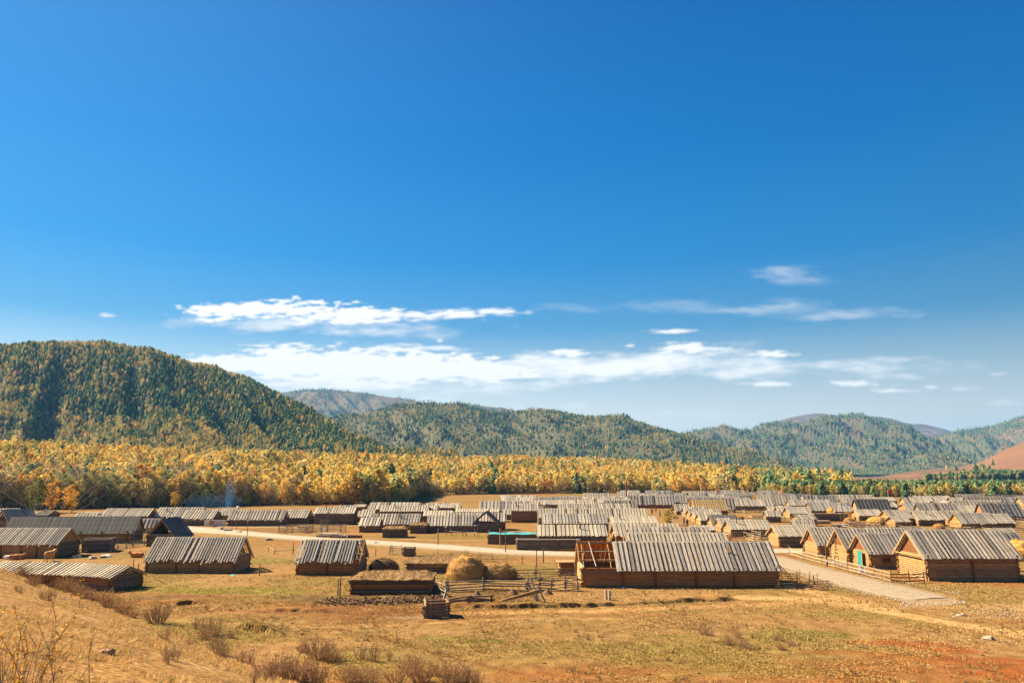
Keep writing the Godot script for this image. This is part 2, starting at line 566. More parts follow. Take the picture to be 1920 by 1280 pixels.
func hill_node(called: String, h: Hill, ns: int, nt: int, c0: Color, c1: Color, t_max := 1.9) -> MeshInstance3D:
	var v := PackedVector3Array()
	var n := PackedVector3Array()
	var c := PackedColorArray()
	var nc := noise(77 + ns, 0.004, 5)
	for i in nt + 1:
		for j in ns + 1:
			var p := h.point(float(j) / ns, t_max * i / nt)
			v.append(p)
			c.append(c0.lerp(c1, smoothstep(0.3, 0.7, nc.get_noise_2d(p.x, p.z * 0.6) * 0.8 + 0.5)))
	for i in nt + 1:
		for j in ns + 1:
			var k := i * (ns + 1) + j
			var du := v[k + 1 if j < ns else k] - v[k - 1 if j > 0 else k]
			var dv := v[k + ns + 1 if i < nt else k] - v[k - ns - 1 if i > 0 else k]
			var m := du.cross(dv).normalized()
			n.append(m if m.y > 0.0 else -m)
	var ix := PackedInt32Array()
	for i in nt:
		for j in ns:
			var k := i * (ns + 1) + j
			var q := k + ns + 1
			ix.append_array(PackedInt32Array([k, q, q + 1, k, q + 1, k + 1]))
	var a := []
	a.resize(Mesh.ARRAY_MAX)
	a[Mesh.ARRAY_VERTEX] = v
	a[Mesh.ARRAY_NORMAL] = n
	a[Mesh.ARRAY_COLOR] = c
	a[Mesh.ARRAY_INDEX] = ix
	var me := ArrayMesh.new()
	me.add_surface_from_arrays(Mesh.PRIMITIVE_TRIANGLES, a)
	var o := piece(called, me, plain(Color.WHITE, 0.95, true), self)
	tag(o, "", "", "", "structure")
	return o

# ---- trees ----
# crown of a birch or poplar: leaf clumps spread through several lobes; vertex colours vary the leaf tone a little
func birch_crown(s: int, clumps: int, size: float, h: float, slim: float, bottom: float) -> ArrayMesh:
	var q := MB.new()
	var r := RandomNumberGenerator.new()
	r.seed = s
	var lobes := []
	for k in 11:
		var y := lerpf(bottom, 0.93, (k + 0.5) / 11.0)
		var fat := sin(clampf((y - bottom + 0.05) / (1.05 - bottom), 0.0, 1.0) * PI) * 0.75 + 0.25
		var g := r.randf() * TAU
		var off := r.randf_range(0.3, 0.75) * fat * slim
		lobes.append([Vector3(cos(g) * off, y * h, sin(g) * off), slim * fat * r.randf_range(0.42, 0.66), r.randf_range(0.85, 1.1)])
	for k in clumps:
		var e: Array = lobes[r.randi() % lobes.size()]
		var d := Vector3(r.randfn(), r.randfn() * 1.15, r.randfn()).normalized()
		var p: Vector3 = e[0] + d * e[1] * pow(r.randf(), 0.4)
		var x := Vector3(r.randfn(), r.randfn(), r.randfn()).normalized()
		var y := x.cross(Vector3(r.randfn(), r.randfn(), r.randfn())).normalized()
		var z := size * r.randf_range(0.6, 1.35)
		var tone: float = e[2] * r.randf_range(0.78, 1.15)
		q.col = Color(tone, tone * r.randf_range(0.93, 1.06), tone)
		q.tri(p + x * z * 0.7, p - x * z * 0.45 + y * z * 0.6, p - x * z * 0.4 - y * z * 0.62, d)
		if k % 2 == 0:
			q.tri(p + y * z * 0.8, p - y * z * 0.3 + x * z * 0.5, p - y * z * 0.35 - x * z * 0.55, d)
	return q.done()

func spruce_crown(s: int, tiers: int, per: int, h: float, wide: float) -> ArrayMesh:
	var q := MB.new()
	var r := RandomNumberGenerator.new()
	r.seed = s
	for i in tiers:
		var f := float(i) / tiers
		var y := lerpf(0.08, 0.97, f) * h
		var w := wide * pow(1.0 - f, 0.85) * r.randf_range(0.85, 1.15) + 0.12
		for k in per:
			var g := TAU * (k + r.randf_range(-0.35, 0.35)) / per + i * 0.7
			var d := Vector3(cos(g), 0, sin(g))
			var e := Vector3(-sin(g), 0, cos(g))
			var l := w * r.randf_range(0.75, 1.2)
			var tone := r.randf_range(0.75, 1.2)
			q.col = Color(tone, tone, tone * 0.95)
			var top := Vector3(0, y + h / tiers * 0.75, 0)
			var tip := Vector3(0, y - l * 0.32, 0) + d * l
			q.tri(top, tip + e * l * 0.36, tip - e * l * 0.36 + Vector3(0, r.randf_range(-0.1, 0.1), 0), d + Vector3(0, 0.6, 0))
	q.col = Color.WHITE
	q.tri(Vector3(0, h * 1.03, 0), Vector3(0.12, h * 0.92, 0), Vector3(-0.1, h * 0.92, 0.1), Vector3(0, 0, 1))
	q.tri(Vector3(0, h * 1.03, 0), Vector3(0, h * 0.92, 0.12), Vector3(0, h * 0.92, -0.12), Vector3(1, 0, 0))
	return q.done()

func trunk_mesh(h: float, r0: float, limbs: int, s: int, white: bool) -> ArrayMesh:
	var q := MB.new()
	var r := RandomNumberGenerator.new()
	r.seed = s
	q.col = Color(0.42, 0.38, 0.32) if white else Color(0.13, 0.085, 0.055)
	var p := Vector3(0, -0.3, 0)
	var n := 5
	var pts := [p]
	for i in n:
		p += Vector3(r.randf_range(-0.09, 0.09), h / n, r.randf_range(-0.09, 0.09))
		pts.append(p)
	for i in n:
		q.tube(pts[i], pts[i + 1], r0 * (1.0 - float(i) / n * 0.85), r0 * (1.0 - float(i + 1) / n * 0.85), 5, false)
	for k in limbs:
		var i := 1 + r.randi() % (n - 1)
		var g := r.randf() * TAU
		q.tube(pts[i], pts[i] + Vector3(cos(g) * 1.0, r.randf_range(0.7, 1.3), sin(g) * 1.0), r0 * 0.35, r0 * 0.1, 4, false)
	return q.done()

const GOLD := [Color(0.82, 0.63, 0.17), Color(0.80, 0.67, 0.24), Color(0.76, 0.57, 0.16), Color(0.78, 0.67, 0.30), Color(0.84, 0.58, 0.13)]
const OLIVE := [Color(0.48, 0.44, 0.14), Color(0.40, 0.39, 0.14), Color(0.56, 0.47, 0.15), Color(0.28, 0.30, 0.10)]
const RUST := [Color(0.72, 0.38, 0.10), Color(0.70, 0.42, 0.14)]
const FIR := [Color(0.10, 0.165, 0.075), Color(0.125, 0.19, 0.08), Color(0.088, 0.145, 0.075), Color(0.17, 0.22, 0.085)]
const STRAW := [Color(0.70, 0.58, 0.25), Color(0.62, 0.53, 0.23), Color(0.76, 0.58, 0.22), Color(0.52, 0.48, 0.20)]

func any(a: Array) -> Color:
	return a[rng.randi() % a.size()]

var woods := {}     # kind -> [transforms, colours]

func plant(kind: String, p: Vector3, h: float, w: float, c: Color) -> void:
	if not woods.has(kind):
		woods[kind] = [[], []]
	woods[kind][0].append(Transform3D(Basis(Vector3.UP, rng.randf() * TAU).scaled(Vector3(w, h, w)), p))
	woods[kind][1].append(c)

func grow(called: String, label: String, category: String, shapes: Dictionary) -> void:
	var root := Node3D.new()
	root.name = numbered(called)
	add_child(root)
	tag(root, label, category, "", "stuff")
	for kind in woods:
		var mm := MultiMesh.new()
		mm.transform_format = MultiMesh.TRANSFORM_3D
		mm.use_colors = true
		mm.mesh = shapes[kind][0]
		mm.instance_count = woods[kind][0].size()
		for i in mm.instance_count:
			mm.set_instance_transform(i, woods[kind][0][i])
			mm.set_instance_color(i, woods[kind][1][i])
		var o := MultiMeshInstance3D.new()
		o.name = shapes[kind][1]
		o.multimesh = mm
		o.material_override = shapes[kind][2]
		o.set_meta("kind", "stuff")
		root.add_child(o, true)
	woods = {}

func in_frame(p: Vector3, margin := 0.06) -> bool:
	var fw := -p.z * cos(PITCH) + (p.y - EYE) * sin(PITCH)
	return fw > 1.0 and absf(p.x / fw) < 0.686 + margin

func col_of(p: Vector3) -> float:       # photo column of a point
	var fw := -p.z * cos(PITCH) + (p.y - EYE) * sin(PITCH)
	return 960.0 + F * p.x / fw

# ---- wooden pieces that are shared ----
var planks := []
var logs := []

func make_shared() -> void:
	for k in 4:
		var q := MB.new()
		var r := RandomNumberGenerator.new()
		r.seed = 900 + k
		var bend := r.randf_range(-0.012, 0.012)
		var up := r.randf_range(-0.012, 0.02)
		var w0 := r.randf_range(0.092, 0.108)
		var w1 := r.randf_range(0.088, 0.11)
		var ps := [[-0.5, 0.0, 0.0, w0], [0.05, bend, up, (w0 + w1) * 0.5], [0.5, 0.0, r.randf_range(-0.01, 0.03), w1]]
		for i in 2:
			var a: Array = ps[i]
			var b: Array = ps[i + 1]
			var p0 := Vector3(a[1], a[2], a[0])
			var p1 := Vector3(b[1], b[2], b[0])
			var x0 := Vector3(a[3], 0, 0)
			var x1 := Vector3(b[3], 0, 0)
			var y := Vector3(0, 0.016, 0)
			q.quad(p0 - x0 + y, p0 + x0 + y, p1 + x1 + y, p1 - x1 + y, Vector3.UP, 0.2, 2.0)
			q.quad(p0 - x0 - y, p0 + x0 - y, p1 + x1 - y, p1 - x1 - y, Vector3.DOWN, 0.2, 2.0)
			q.quad(p0 - x0 - y, p0 - x0 + y, p1 - x1 + y, p1 - x1 - y, Vector3.LEFT, 0.03, 2.0)
			q.quad(p0 + x0 - y, p0 + x0 + y, p1 + x1 + y, p1 + x1 - y, Vector3.RIGHT, 0.03, 2.0)
			var o := p0 if i == 0 else p1
			var ox := x0 if i == 0 else x1
			q.quad(o - ox - y, o + ox - y, o + ox + y, o - ox + y, Vector3(0, 0, -1 if i == 0 else 1), 0.2, 0.03)
		planks.append(q.done())
	for k in 3:
		var q := MB.new()
		var r := RandomNumberGenerator.new()
		r.seed = 950 + k
		var mid := Vector3(r.randf_range(-0.008, 0.008), r.randf_range(-0.008, 0.008), 0)
		q.tube(Vector3(0, 0, -0.5), mid, 0.5, 0.49, 7)
		q.tube(mid, Vector3(0, 0, 0.5), 0.49, r.randf_range(0.44, 0.5), 7)
		for i in q.uv.size():
			q.uv[i] = Vector2(q.uv[i].x * 0.22, q.uv[i].y * 5.0)
		logs.append(q.done())

var footprints := []

# a house: front wall from column x0 to x1 of the photo, whose foot, eave and ridge lie on the given rows
# o: w depth, roof/wall palettes, lv level of detail, gl/gr gable left/right ("open", "board", "log"), og gable overhang, rag ragged eave, gap missing boards, posts, skipl/skipr share of the front roof that is bare
func house(called: String, label: String, x0: float, x1: float, base: float, eave: float, ridge: float, o := {}, group := "") -> Node3D:
	var w: float = o.get("w", 5.0)
	var d := -gpx(960, base).z
	var a := gpx(x0, base)
	var b := gpx(x1, base)
	var ov := 0.45
	var ye := EYE + slope_of(eave) * (d - ov)
	var hr := EYE + slope_of(ridge) * (d + w * 0.5)
	hr = clampf(hr, 2.0, 5.6)
	ye = clampf(ye, 0.9, hr - 0.5)
	var hw: float = ye + (hr - ye) * ov / (w * 0.5 + ov)
	return house_at(called, label, (a + b) * 0.5 + Vector3(0, 0, -w * 0.5), o.get("turn", rf(-0.012, 0.012)), (b - a).length(), w, hw, hr, o, group)

func house_at(called: String, label: String, at: Vector3, turn: float, L: float, w: float, hw: float, hr: float, o := {}, group := "") -> Node3D:
	var lv: int = o.get("lv", 1)
	var t := thing(called, label, o.get("cat", "house"), Vector3(at.x, o.get("y", -0.06), at.z), turn, group)
	footprints.append([at.x, at.z, L * 0.5 + 1.2, w * 0.5 + 1.2])
	var roof_tones: Array = o.get("roof", GREY)
	var wall_tones: Array = o.get("wall", RED)
	var gable_l: String = o.get("gl", "board")
	var gable_r: String = o.get("gr", "board")
	var og: float = o.get("og", 0.35)
	var rag: float = o.get("rag", 0.06)
	var gap: float = o.get("gap", 0.0)
	var half := w * 0.5
	# walls: stacked logs
	var nlog := maxi(4, int(round(hw / (0.21 if lv == 2 else 0.3))))
	var dia := hw / nlog
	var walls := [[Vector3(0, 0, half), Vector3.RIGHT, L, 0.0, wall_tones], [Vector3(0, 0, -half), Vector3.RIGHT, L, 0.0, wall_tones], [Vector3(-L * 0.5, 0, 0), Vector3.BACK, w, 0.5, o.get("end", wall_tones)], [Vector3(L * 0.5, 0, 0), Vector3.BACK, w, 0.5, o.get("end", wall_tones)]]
	for wi in 4:
		var e: Array = walls[wi]
		var dir: Vector3 = e[1]
		var len: float = e[2]
		var tones: Array = e[4]
		var q := MB.new()
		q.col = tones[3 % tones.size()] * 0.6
		q.box(Transform3D(along(dir), e[0] + Vector3(0, hw * 0.5, 0)), Vector3(0.10, hw * 0.99, len - 0.12))
		if lv == 2:
			var wall := piece("wall", q.done(), wood(Color.WHITE, 0, true), t)
			for i in nlog:
				var ln := len + rf(0.3, 0.5)
				var y: float = dia * (i + 0.5 + (e[3] * (0.5 if i < nlog - 1 else 0.2)))
				var m := piece("log", logs[rng.randi() % 3], wood(tones[rng.randi() % tones.size()], rng.randi() % 3), wall, Transform3D(along(dir).rotated(dir, rf(0, TAU)).scaled_local(Vector3(dia * 0.99, dia * 0.99, ln)), e[0] + Vector3(0, y, 0) + dir * rf(-0.08, 0.08)))
		else:
			for i in nlog:
				q.col = tones[rng.randi() % tones.size()] * rf(0.85, 1.1)
				var y: float = dia * (i + 0.5 + e[3] * 0.4)
				var c: Vector3 = e[0] + Vector3(0, y, 0)
				q.tube(c - dir * (len * 0.5 + 0.2), c + dir * (len * 0.5 + 0.2), dia * 0.5, dia * 0.48, 6)
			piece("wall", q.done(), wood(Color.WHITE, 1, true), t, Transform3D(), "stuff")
	for f in o.get("posts", []):
		var q := MB.new()
		q.col = Color.WHITE
		q.box(Transform3D(along(Vector3.UP, Vector3.BACK), Vector3(L * (f - 0.5), hw * 0.5, half + dia * 0.5 + 0.02)), Vector3(0.2, 0.14, hw * 0.98))
		piece("wall_post", q.done(), wood(wall_tones[1] * 0.55, 2), t)
	# roof
	var ang := atan2(hr - hw, half)
	var sl := (hr - hw) / sin(ang)
	var over: float = 0.45 / cos(ang)
	var full := sl + over
	var rx := L * 0.5 + og
	var rq := MB.new()
	rq.col = roof_tones[4 % roof_tones.size()]
	rq.tube(Vector3(-rx, hr - 0.09, 0), Vector3(rx, hr - 0.09, 0), 0.07, 0.07, 6)
	var roof := piece("roof_ridge", rq.done(), wood(Color.WHITE, 1, true), t)
	var pitch: float = o.get("pitch", 0.23 if lv == 2 else (0.3 if lv == 1 else 0.5))
	var np := int(2.0 * rx / pitch)
	var skipl: float = o.get("skipl", 0.0)
	var skipr: float = o.get("skipr", 0.0)
	var joined := MB.new()
	for side in [1, -1]:
		var zd := Vector3(0, -sin(ang), side * cos(ang))
		var yd := Vector3(0, cos(ang), side * sin(ang))
		var drift := 0.0
		for i in np:
			var fx := (i + 0.5) / np
			if side == 1 and (fx < skipl or fx > 1.0 - skipr):
				continue
			if rng.randf() < gap * (1.0 if i % 2 == 0 else 2.0):
				continue
			var l := full + (rf(-rag, rag * 1.3) if i % 2 else rf(-rag, rag * 0.4)) + (rf(0.0, 0.5) if rng.randf() < rag * 0.6 else 0.0)
			drift = drift * 0.6 + rf(-0.006, 0.006) * (1.0 + gap * 20.0)
			var lift: float = o.get("lift", 0.095) if i % 2 else 0.0
			var b := Basis(yd.cross(zd), yd, zd).rotated(yd, drift)
			var pos := Vector3(-rx + 2.0 * rx * fx, hr, 0) + zd * (l * 0.5 - 0.03) + yd * (0.02 + lift + rf(0.0, 0.012))
			var tones: Array = roof_tones
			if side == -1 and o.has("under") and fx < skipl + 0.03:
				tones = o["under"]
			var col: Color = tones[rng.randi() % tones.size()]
			if lv == 2:
				piece("roof_plank", planks[rng.randi() % 4], wood(col, rng.randi() % 3), roof, Transform3D(b.scaled_local(Vector3(pitch / 0.2 * rf(0.98, 1.12), 1.0, l)), pos))
			else:
				joined.col = col * rf(0.88, 1.08)
				joined.box(Transform3D(b, pos), Vector3(pitch * rf(0.98, 1.08), 0.035, l))
	if lv != 2:
		piece("roof_boards", joined.done(), wood(Color.WHITE, 2, true), t, Transform3D(), "stuff")
	# gables
	for s in [-1, 1]:
		var kind: String = gable_l if s < 0 else gable_r
		var x: float = s * (L * 0.5 - 0.05)
		if kind != "open":
			var q := MB.new()
			q.col = Color.WHITE
			var tri_a := Vector3(x, hw, -half)
			var tri_b := Vector3(x, hw, half)
			var tri_c := Vector3(x, hr - 0.1, 0)
			var dx := Vector3(0.04 * s, 0, 0)
			q.tri(tri_a + dx, tri_b + dx, tri_c + dx, Vector3(s, 0, 0))
			q.tri(tri_a - dx, tri_b - dx, tri_c - dx, Vector3(-s, 0, 0))
			if lv == 2:
				for i in 16:
					var z := lerpf(-half + 0.15, half - 0.15, i / 15.0)
					var top := lerpf(hr - 0.15, hw, absf(z) / half)
					if top - hw > 0.1:
						q.box(Transform3D(along(Vector3.UP, Vector3.RIGHT), Vector3(x + s * 0.055, (top + hw) * 0.5, z)), Vector3(w / 17.0, 0.03 + 0.014 * (i % 2), top - hw))
			piece("gable", q.done(), wood(o.get("gable_col", wall_tones[0]), 1), t)
		# rafters at the gable edge
		if lv >= 1:
			for side in [1, -1]:
				if lv == 1 and side == -1:
					continue
				var q := MB.new()
				q.col = Color.WHITE
				var zd := Vector3(0, -sin(ang), side * cos(ang))
				var px: float = s * (rx - 0.05)
				q.box(Transform3D(along(zd), Vector3(px, hr - 0.12, 0) + zd * full * 0.5), Vector3(0.07, 0.12, full * 0.98))
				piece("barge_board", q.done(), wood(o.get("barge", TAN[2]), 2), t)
	if o.has("pipe"):
		var q := MB.new()
		var c := Vector3(L * o["pipe"], hr - 0.9, half * 0.45)
		q.tube(c, c + Vector3(0, 1.5, 0), 0.11, 0.1, 8)
		piece("chimney_pipe", q.done(), plain(Color(0.16, 0.14, 0.13), 0.7), t)
	if lv == 2:
		var nr := maxi(2, int(L / 2.6))
		for i in nr + 1:
			var x := lerpf(-L * 0.5 + 0.15, L * 0.5 - 0.15, float(i) / nr)
			for side in [1, -1]:
				var q := MB.new()
				var zd := Vector3(0, -sin(ang), side * cos(ang))
				q.tube(Vector3(x, hr - 0.14, 0), Vector3(x, hr - 0.14, 0) + zd * (sl + 0.15), 0.055, 0.05, 6)
				piece("rafter", q.done(), wood(TAN[1], i % 3), t)
		for e in [[0.35, 1], [0.68, 1]]:
			for side in [1, -1]:
				var q := MB.new()
				var c := Vector3(0, hr - 0.06 - sin(ang) * sl * e[0], side * cos(ang) * sl * e[0])
				q.tube(c - Vector3(rx - 0.1, 0, 0), c + Vector3(rx - 0.1, 0, 0), 0.045, 0.045, 6)
				piece("purlin", q.done(), wood(PALE[0], 1), t)
		for s in [-1, 1]:
			var q := MB.new()
			q.col = Color.WHITE
			q.tube(Vector3(s * (L * 0.5 - 0.1), hw + 0.05, -half - 0.2), Vector3(s * (L * 0.5 - 0.1), hw + 0.05, half + 0.2), 0.08, 0.08, 6)
			piece("tie_beam", q.done(), wood(PALE[2], 0), t)
	return t

func door_on(t: Node3D, pos: Vector3, turn: float, size: Vector2, col: Color, frame: Color) -> void:
	var b := Basis(Vector3.UP, turn)
	var q := MB.new()
	q.box(Transform3D(b, pos), Vector3(size.x, size.y, 0.06))
	var d := piece("door", q.done(), plain(col, 0.6), t)
	for s in [-1, 1]:
		var f := MB.new()
		f.box(Transform3D(b, pos + b * Vector3(s * (size.x * 0.5 + 0.05), 0, 0)), Vector3(0.1, size.y + 0.05, 0.1))
		piece("door_jamb", f.done(), wood(frame, 0), d)
	var k := MB.new()
	k.tube(pos + b * Vector3(size.x * 0.35, -0.05, 0.03), pos + b * Vector3(size.x * 0.35, -0.05, 0.1), 0.03, 0.03, 6)
	piece("handle", k.done(), plain(Color(0.1, 0.1, 0.1), 0.4), d)

func window_on(t: Node3D, pos: Vector3, turn: float, size: Vector2, glass: Color, frame: Color) -> void:
	var b := Basis(Vector3.UP, turn)
	var q := MB.new()
	q.box(Transform3D(b, pos), Vector3(size.x, size.y, 0.04))
	var m := plain(glass, 0.15)
	var d := piece("window_pane", q.done(), m, t)
	var bars := [[Vector3(0, size.y * 0.5, 0), Vector3(size.x + 0.16, 0.08, 0.1)], [Vector3(0, -size.y * 0.5, 0), Vector3(size.x + 0.16, 0.08, 0.12)], [Vector3(-size.x * 0.5, 0, 0), Vector3(0.08, size.y, 0.09)], [Vector3(size.x * 0.5, 0, 0), Vector3(0.08, size.y, 0.09)], [Vector3(0, 0, 0.01), Vector3(0.05, size.y, 0.07)]]
	for e in bars:
		var f := MB.new()
		f.box(Transform3D(b, pos + b * (e[0] + Vector3(0, 0, 0.02))), e[1])
		piece("window_frame", f.done(), wood(frame, 1), d)

# walls of logs without a gabled roof; o: sod (grass roof), slab (flat board roof)
func crib(called: String, label: String, cat: String, at: Vector3, turn: float, L: float, w: float, h: float, tones: Array, dia := 0.2, open_top := true, group := "") -> Node3D:
	var t := thing(called, label, cat, at, turn, group)
	footprints.append([at.x, at.z, L * 0.5 + 1.2, w * 0.5 + 1.2])
	var n := int(round(h / dia))
	for wi in 4:
		var dir := Vector3.RIGHT if wi < 2 else Vector3.BACK
		var len := L if wi < 2 else w
		var c: Vector3 = [Vector3(0, 0, w * 0.5), Vector3(0, 0, -w * 0.5), Vector3(-L * 0.5, 0, 0), Vector3(L * 0.5, 0, 0)][wi]
		for i in n:
			var y := dia * (i + 0.5 + (0.45 if wi > 1 else 0.0))
			piece("log", logs[rng.randi() % 3], wood(tones[rng.randi() % tones.size()], rng.randi() % 3), t, Transform3D(along(dir).rotated(dir, rf(0, TAU)).scaled_local(Vector3(dia * rf(0.9, 1.02), dia * rf(0.9, 1.02), len + rf(0.2, 0.5))), c + Vector3(0, y, 0) + dir * rf(-0.1, 0.1)))
	return t

func pole(called: String, label: String, cat: String, at: Vector3, h: float, r: float, col: Color, lean := Vector3.ZERO, group := "") -> Node3D:
	var t := thing(called, label, cat, at, 0.0, group)
	var q := MB.new()
	q.tube(Vector3(0, -0.3, 0), Vector3(0, h, 0) + lean, r, r * 0.75, 7)
	piece("shaft", q.done(), wood(col, 1), t)
	return t

# posts at ground points; rails between them, each a piece
func fence(called: String, label: String, pts: Array, h: float, rails: int, col: Array, group := "", o := {}) -> Node3D:
	var t := thing(called, label, "fence", pts[0], 0.0, group)
	var base: Vector3 = pts[0]
	var r: float = o.get("r", 0.045)
	var sq: bool = o.get("sawn", false)
	for p in pts:
		var q := MB.new()
		q.col = Color.WHITE
		var a: Vector3 = p - base
		q.tube(a + Vector3(0, -0.25, 0), a + Vector3(rf(-0.08, 0.08), h * rf(1.0, o.get("tall", 1.25)), rf(-0.08, 0.08)), r * 1.2, r, 6)
		piece("post", q.done(), wood(col[rng.randi() % col.size()] * 0.8, 1), t)
	for i in pts.size() - 1:
		for k in rails:
			if rng.randf() < o.get("lost", 0.0):
				continue
			var y := h * (k + 0.6) / rails
			var a: Vector3 = pts[i] - base + Vector3(0, y + rf(-0.05, 0.05), 0.04)
			var b: Vector3 = pts[i + 1] - base + Vector3(0, y + rf(-0.05, 0.05), 0.04)
			if o.has("sag"):
				a.y += rf(-o["sag"], o["sag"])
				b.y += rf(-o["sag"], o["sag"])
			var d := (b - a).normalized()
			var q := MB.new()
			q.col = Color.WHITE
			if sq:
				q.box(Transform3D(along(b - a), (a + b) * 0.5), Vector3(0.03, 0.11, (b - a).length() + 0.1))
			else:
				q.tube(a - d * rf(0.1, 0.4), b + d * rf(0.1, 0.4), r * rf(0.8, 1.15), r * rf(0.6, 0.95), 6)
			piece("rail", q.done(), wood(col[rng.randi() % col.size()], rng.randi() % 3), t)
	return t

func haystack(label: String, at: Vector3, size: Vector3, s: int, cols: Array, group := "") -> Node3D:
	var t := thing("haystack", label, "haystack", at, 0.0, group)
	var q := MB.new()
	var nz := noise(s, 1.1, 3)
	var ns := 36
	var nt := 16
	var rows := []
	for i in nt + 1:
		var f := float(i) / nt
		var row := []
		for j in ns + 1:
			var g := TAU * (j % ns) / ns
			var rr := (pow(1.0 - pow(f, 2.4), 0.5)) * (1.0 + 0.08 * sin(f * 3.0))
			var d := Vector3(cos(g) * rr, f, sin(g) * rr) * size
			d *= 1.0 + nz.get_noise_3d(d.x * 0.8, d.y * 1.3, d.z * 0.8) * 0.09
			row.append(d + Vector3(0, -0.05, 0))
		rows.append(row)
	for i in nt:
		for j in ns:
			q.col = cols[0] * rf(0.92, 1.05)
			q.quad(rows[i][j], rows[i][j + 1], rows[i + 1][j + 1], rows[i + 1][j], rows[i][j] + Vector3(0, 0.3, 0))
	piece("heap", q.done(), plain(Color.WHITE, 0.95, true), t)
	var h := MB.new()
	for k in 5200:
		var i := rng.randi() % nt
		var j := rng.randi() % ns
		var p: Vector3 = rows[i][j].lerp(rows[i + 1][j + 1], rng.randf())
		var out := (p + Vector3(0, 0.2, 0)).normalized()
		var d := (Vector3(rng.randfn(), rng.randfn() * 0.6 - 0.5, rng.randfn()) + out * 0.7).normalized() * rf(0.12, 0.3)
		var x := d.cross(out).normalized() * rf(0.012, 0.03)
		h.col = any(cols) * rf(0.8, 1.25)
		h.tri(p - x, p + x, p + d + out * 0.03, out)
	piece("loose_hay", h.done(), plain(Color.WHITE, 0.9, true), t, Transform3D(), "stuff")
	return t

# ---- shrubs and grass ----
func shrub_meshes(s: int, stems: int, h: float, spread: float, leaf: float, leaves: int) -> Array:
	var r := RandomNumberGenerator.new()
	r.seed = s
	var tw := MB.new()
	var lf := MB.new()
	for k in stems:
		var g := r.randf() * TAU
		var out := sqrt(r.randf()) * spread
		var p := Vector3(cos(g), 0, sin(g)) * out * 0.35 + Vector3(0, -0.06, 0)
		var tip := Vector3(cos(g), 0, sin(g)) * out + Vector3(r.randf_range(-0.1, 0.1), h * r.randf_range(0.55, 1.08) * (1.0 - 0.35 * out / spread), r.randf_range(-0.1, 0.1))
		var mid := p.lerp(tip, 0.5) + Vector3(r.randfn(), r.randfn() * 0.5, r.randfn()) * 0.04 * h
		var tone := r.randf_range(0.7, 1.3)
		tw.col = Color(tone, tone, tone)
		var thick := 0.006 * (0.7 + h)
		tw.tube(p, mid, thick, thick * 0.75, 3, false)
		tw.tube(mid, tip, thick * 0.75, thick * 0.3, 3, false)
		for i in 5:
			var f := r.randf_range(0.3, 0.95)
			var q := p.lerp(mid, f * 2.0) if f < 0.5 else mid.lerp(tip, f * 2.0 - 1.0)
			var e := q + Vector3(r.randfn() * 0.5, r.randf_range(0.4, 1.4), r.randfn() * 0.5).normalized() * h * r.randf_range(0.1, 0.24)
			tw.tube(q, e, thick * 0.5, thick * 0.25, 3, false)
			for m in leaves:
				var c := q.lerp(e, r.randf_range(0.2, 1.1))
				var x := Vector3(r.randfn(), r.randfn(), r.randfn()).normalized()
				var y := x.cross(Vector3(r.randfn(), r.randfn(), r.randfn())).normalized()
				var z := leaf * r.randf_range(0.6, 1.4)
				var lt := r.randf_range(0.65, 1.3)
				lf.col = Color(lt, lt * r.randf_range(0.88, 1.05), lt)
				lf.tri(c + x * z, c - x * z * 0.5 + y * z * 0.5, c - x * z * 0.5 - y * z * 0.5, Vector3.UP)
	return [tw.done(), lf.done()]

var shrub_kinds := []

func shrub(at: Vector3, k: int, size: float, label: String, group: String, twig: Material, leaf: Material) -> void:
	var t := thing("shrub", label, "shrub", at, rf(0, TAU), group)
	t.scale = Vector3.ONE * size
	piece("twigs", shrub_kinds[k][0], twig, t, Transform3D(), "stuff")
	piece("leaves", shrub_kinds[k][1], leaf, t, Transform3D(), "stuff")

func tuft(s: int, blades: int, h: float, w: float) -> ArrayMesh:
	var r := RandomNumberGenerator.new()
	r.seed = s
	var q := MB.new()
	for k in blades:
		var g := r.randf() * TAU
		var p := Vector3(cos(g), 0, sin(g)) * r.randf() * 0.09
		var d := Vector3(cos(g), 0, sin(g)) * r.randf_range(0.2, 0.8) * h + Vector3(0, h * r.randf_range(0.5, 1.1), 0)
		var x := Vector3(-sin(g), 0, cos(g)) * w
		var t := r.randf_range(0.75, 1.25)
		q.col = Color(t, t, t)
		q.tri(p - x + Vector3(0, -0.02, 0), p + x + Vector3(0, -0.02, 0), p + d, Vector3(cos(g), 0.5, sin(g)))
	return q.done()

func many(called: String, label: String, category: String, m: Mesh, mat: Material, where: Array, cols: Array) -> void:
	var mm := MultiMesh.new()
	mm.transform_format = MultiMesh.TRANSFORM_3D
	mm.use_colors = true
	mm.mesh = m
	mm.instance_count = where.size()
	for i in where.size():
		mm.set_instance_transform(i, where[i])
		mm.set_instance_color(i, cols[i])
	var o := MultiMeshInstance3D.new()
	o.name = numbered(called)
	o.multimesh = mm
	o.material_override = mat
	add_child(o)
	tag(o, label, category, "", "stuff")

func rock_mesh(s: int) -> ArrayMesh:
	var q := MB.new()
	var nz := noise(s, 0.9, 2)
	var ns := 9
	var rows := []
	for i in 6:
		var la := lerpf(-PI / 2, PI / 2, i / 5.0)
		var row := []
		for j in ns + 1:
			var g := TAU * (j % ns) / ns
			var d := Vector3(cos(la) * cos(g), sin(la) * 0.62, cos(la) * sin(g))
			row.append(d * (0.5 + nz.get_noise_3dv(d * 1.5 + Vector3(s, 0, 0)) * 0.3))
		rows.append(row)
	for i in 5:
		for j in ns:
			q.quad(rows[i][j], rows[i][j + 1], rows[i + 1][j + 1], rows[i + 1][j], (rows[i][j] + rows[i + 1][j + 1]))
	return q.done()

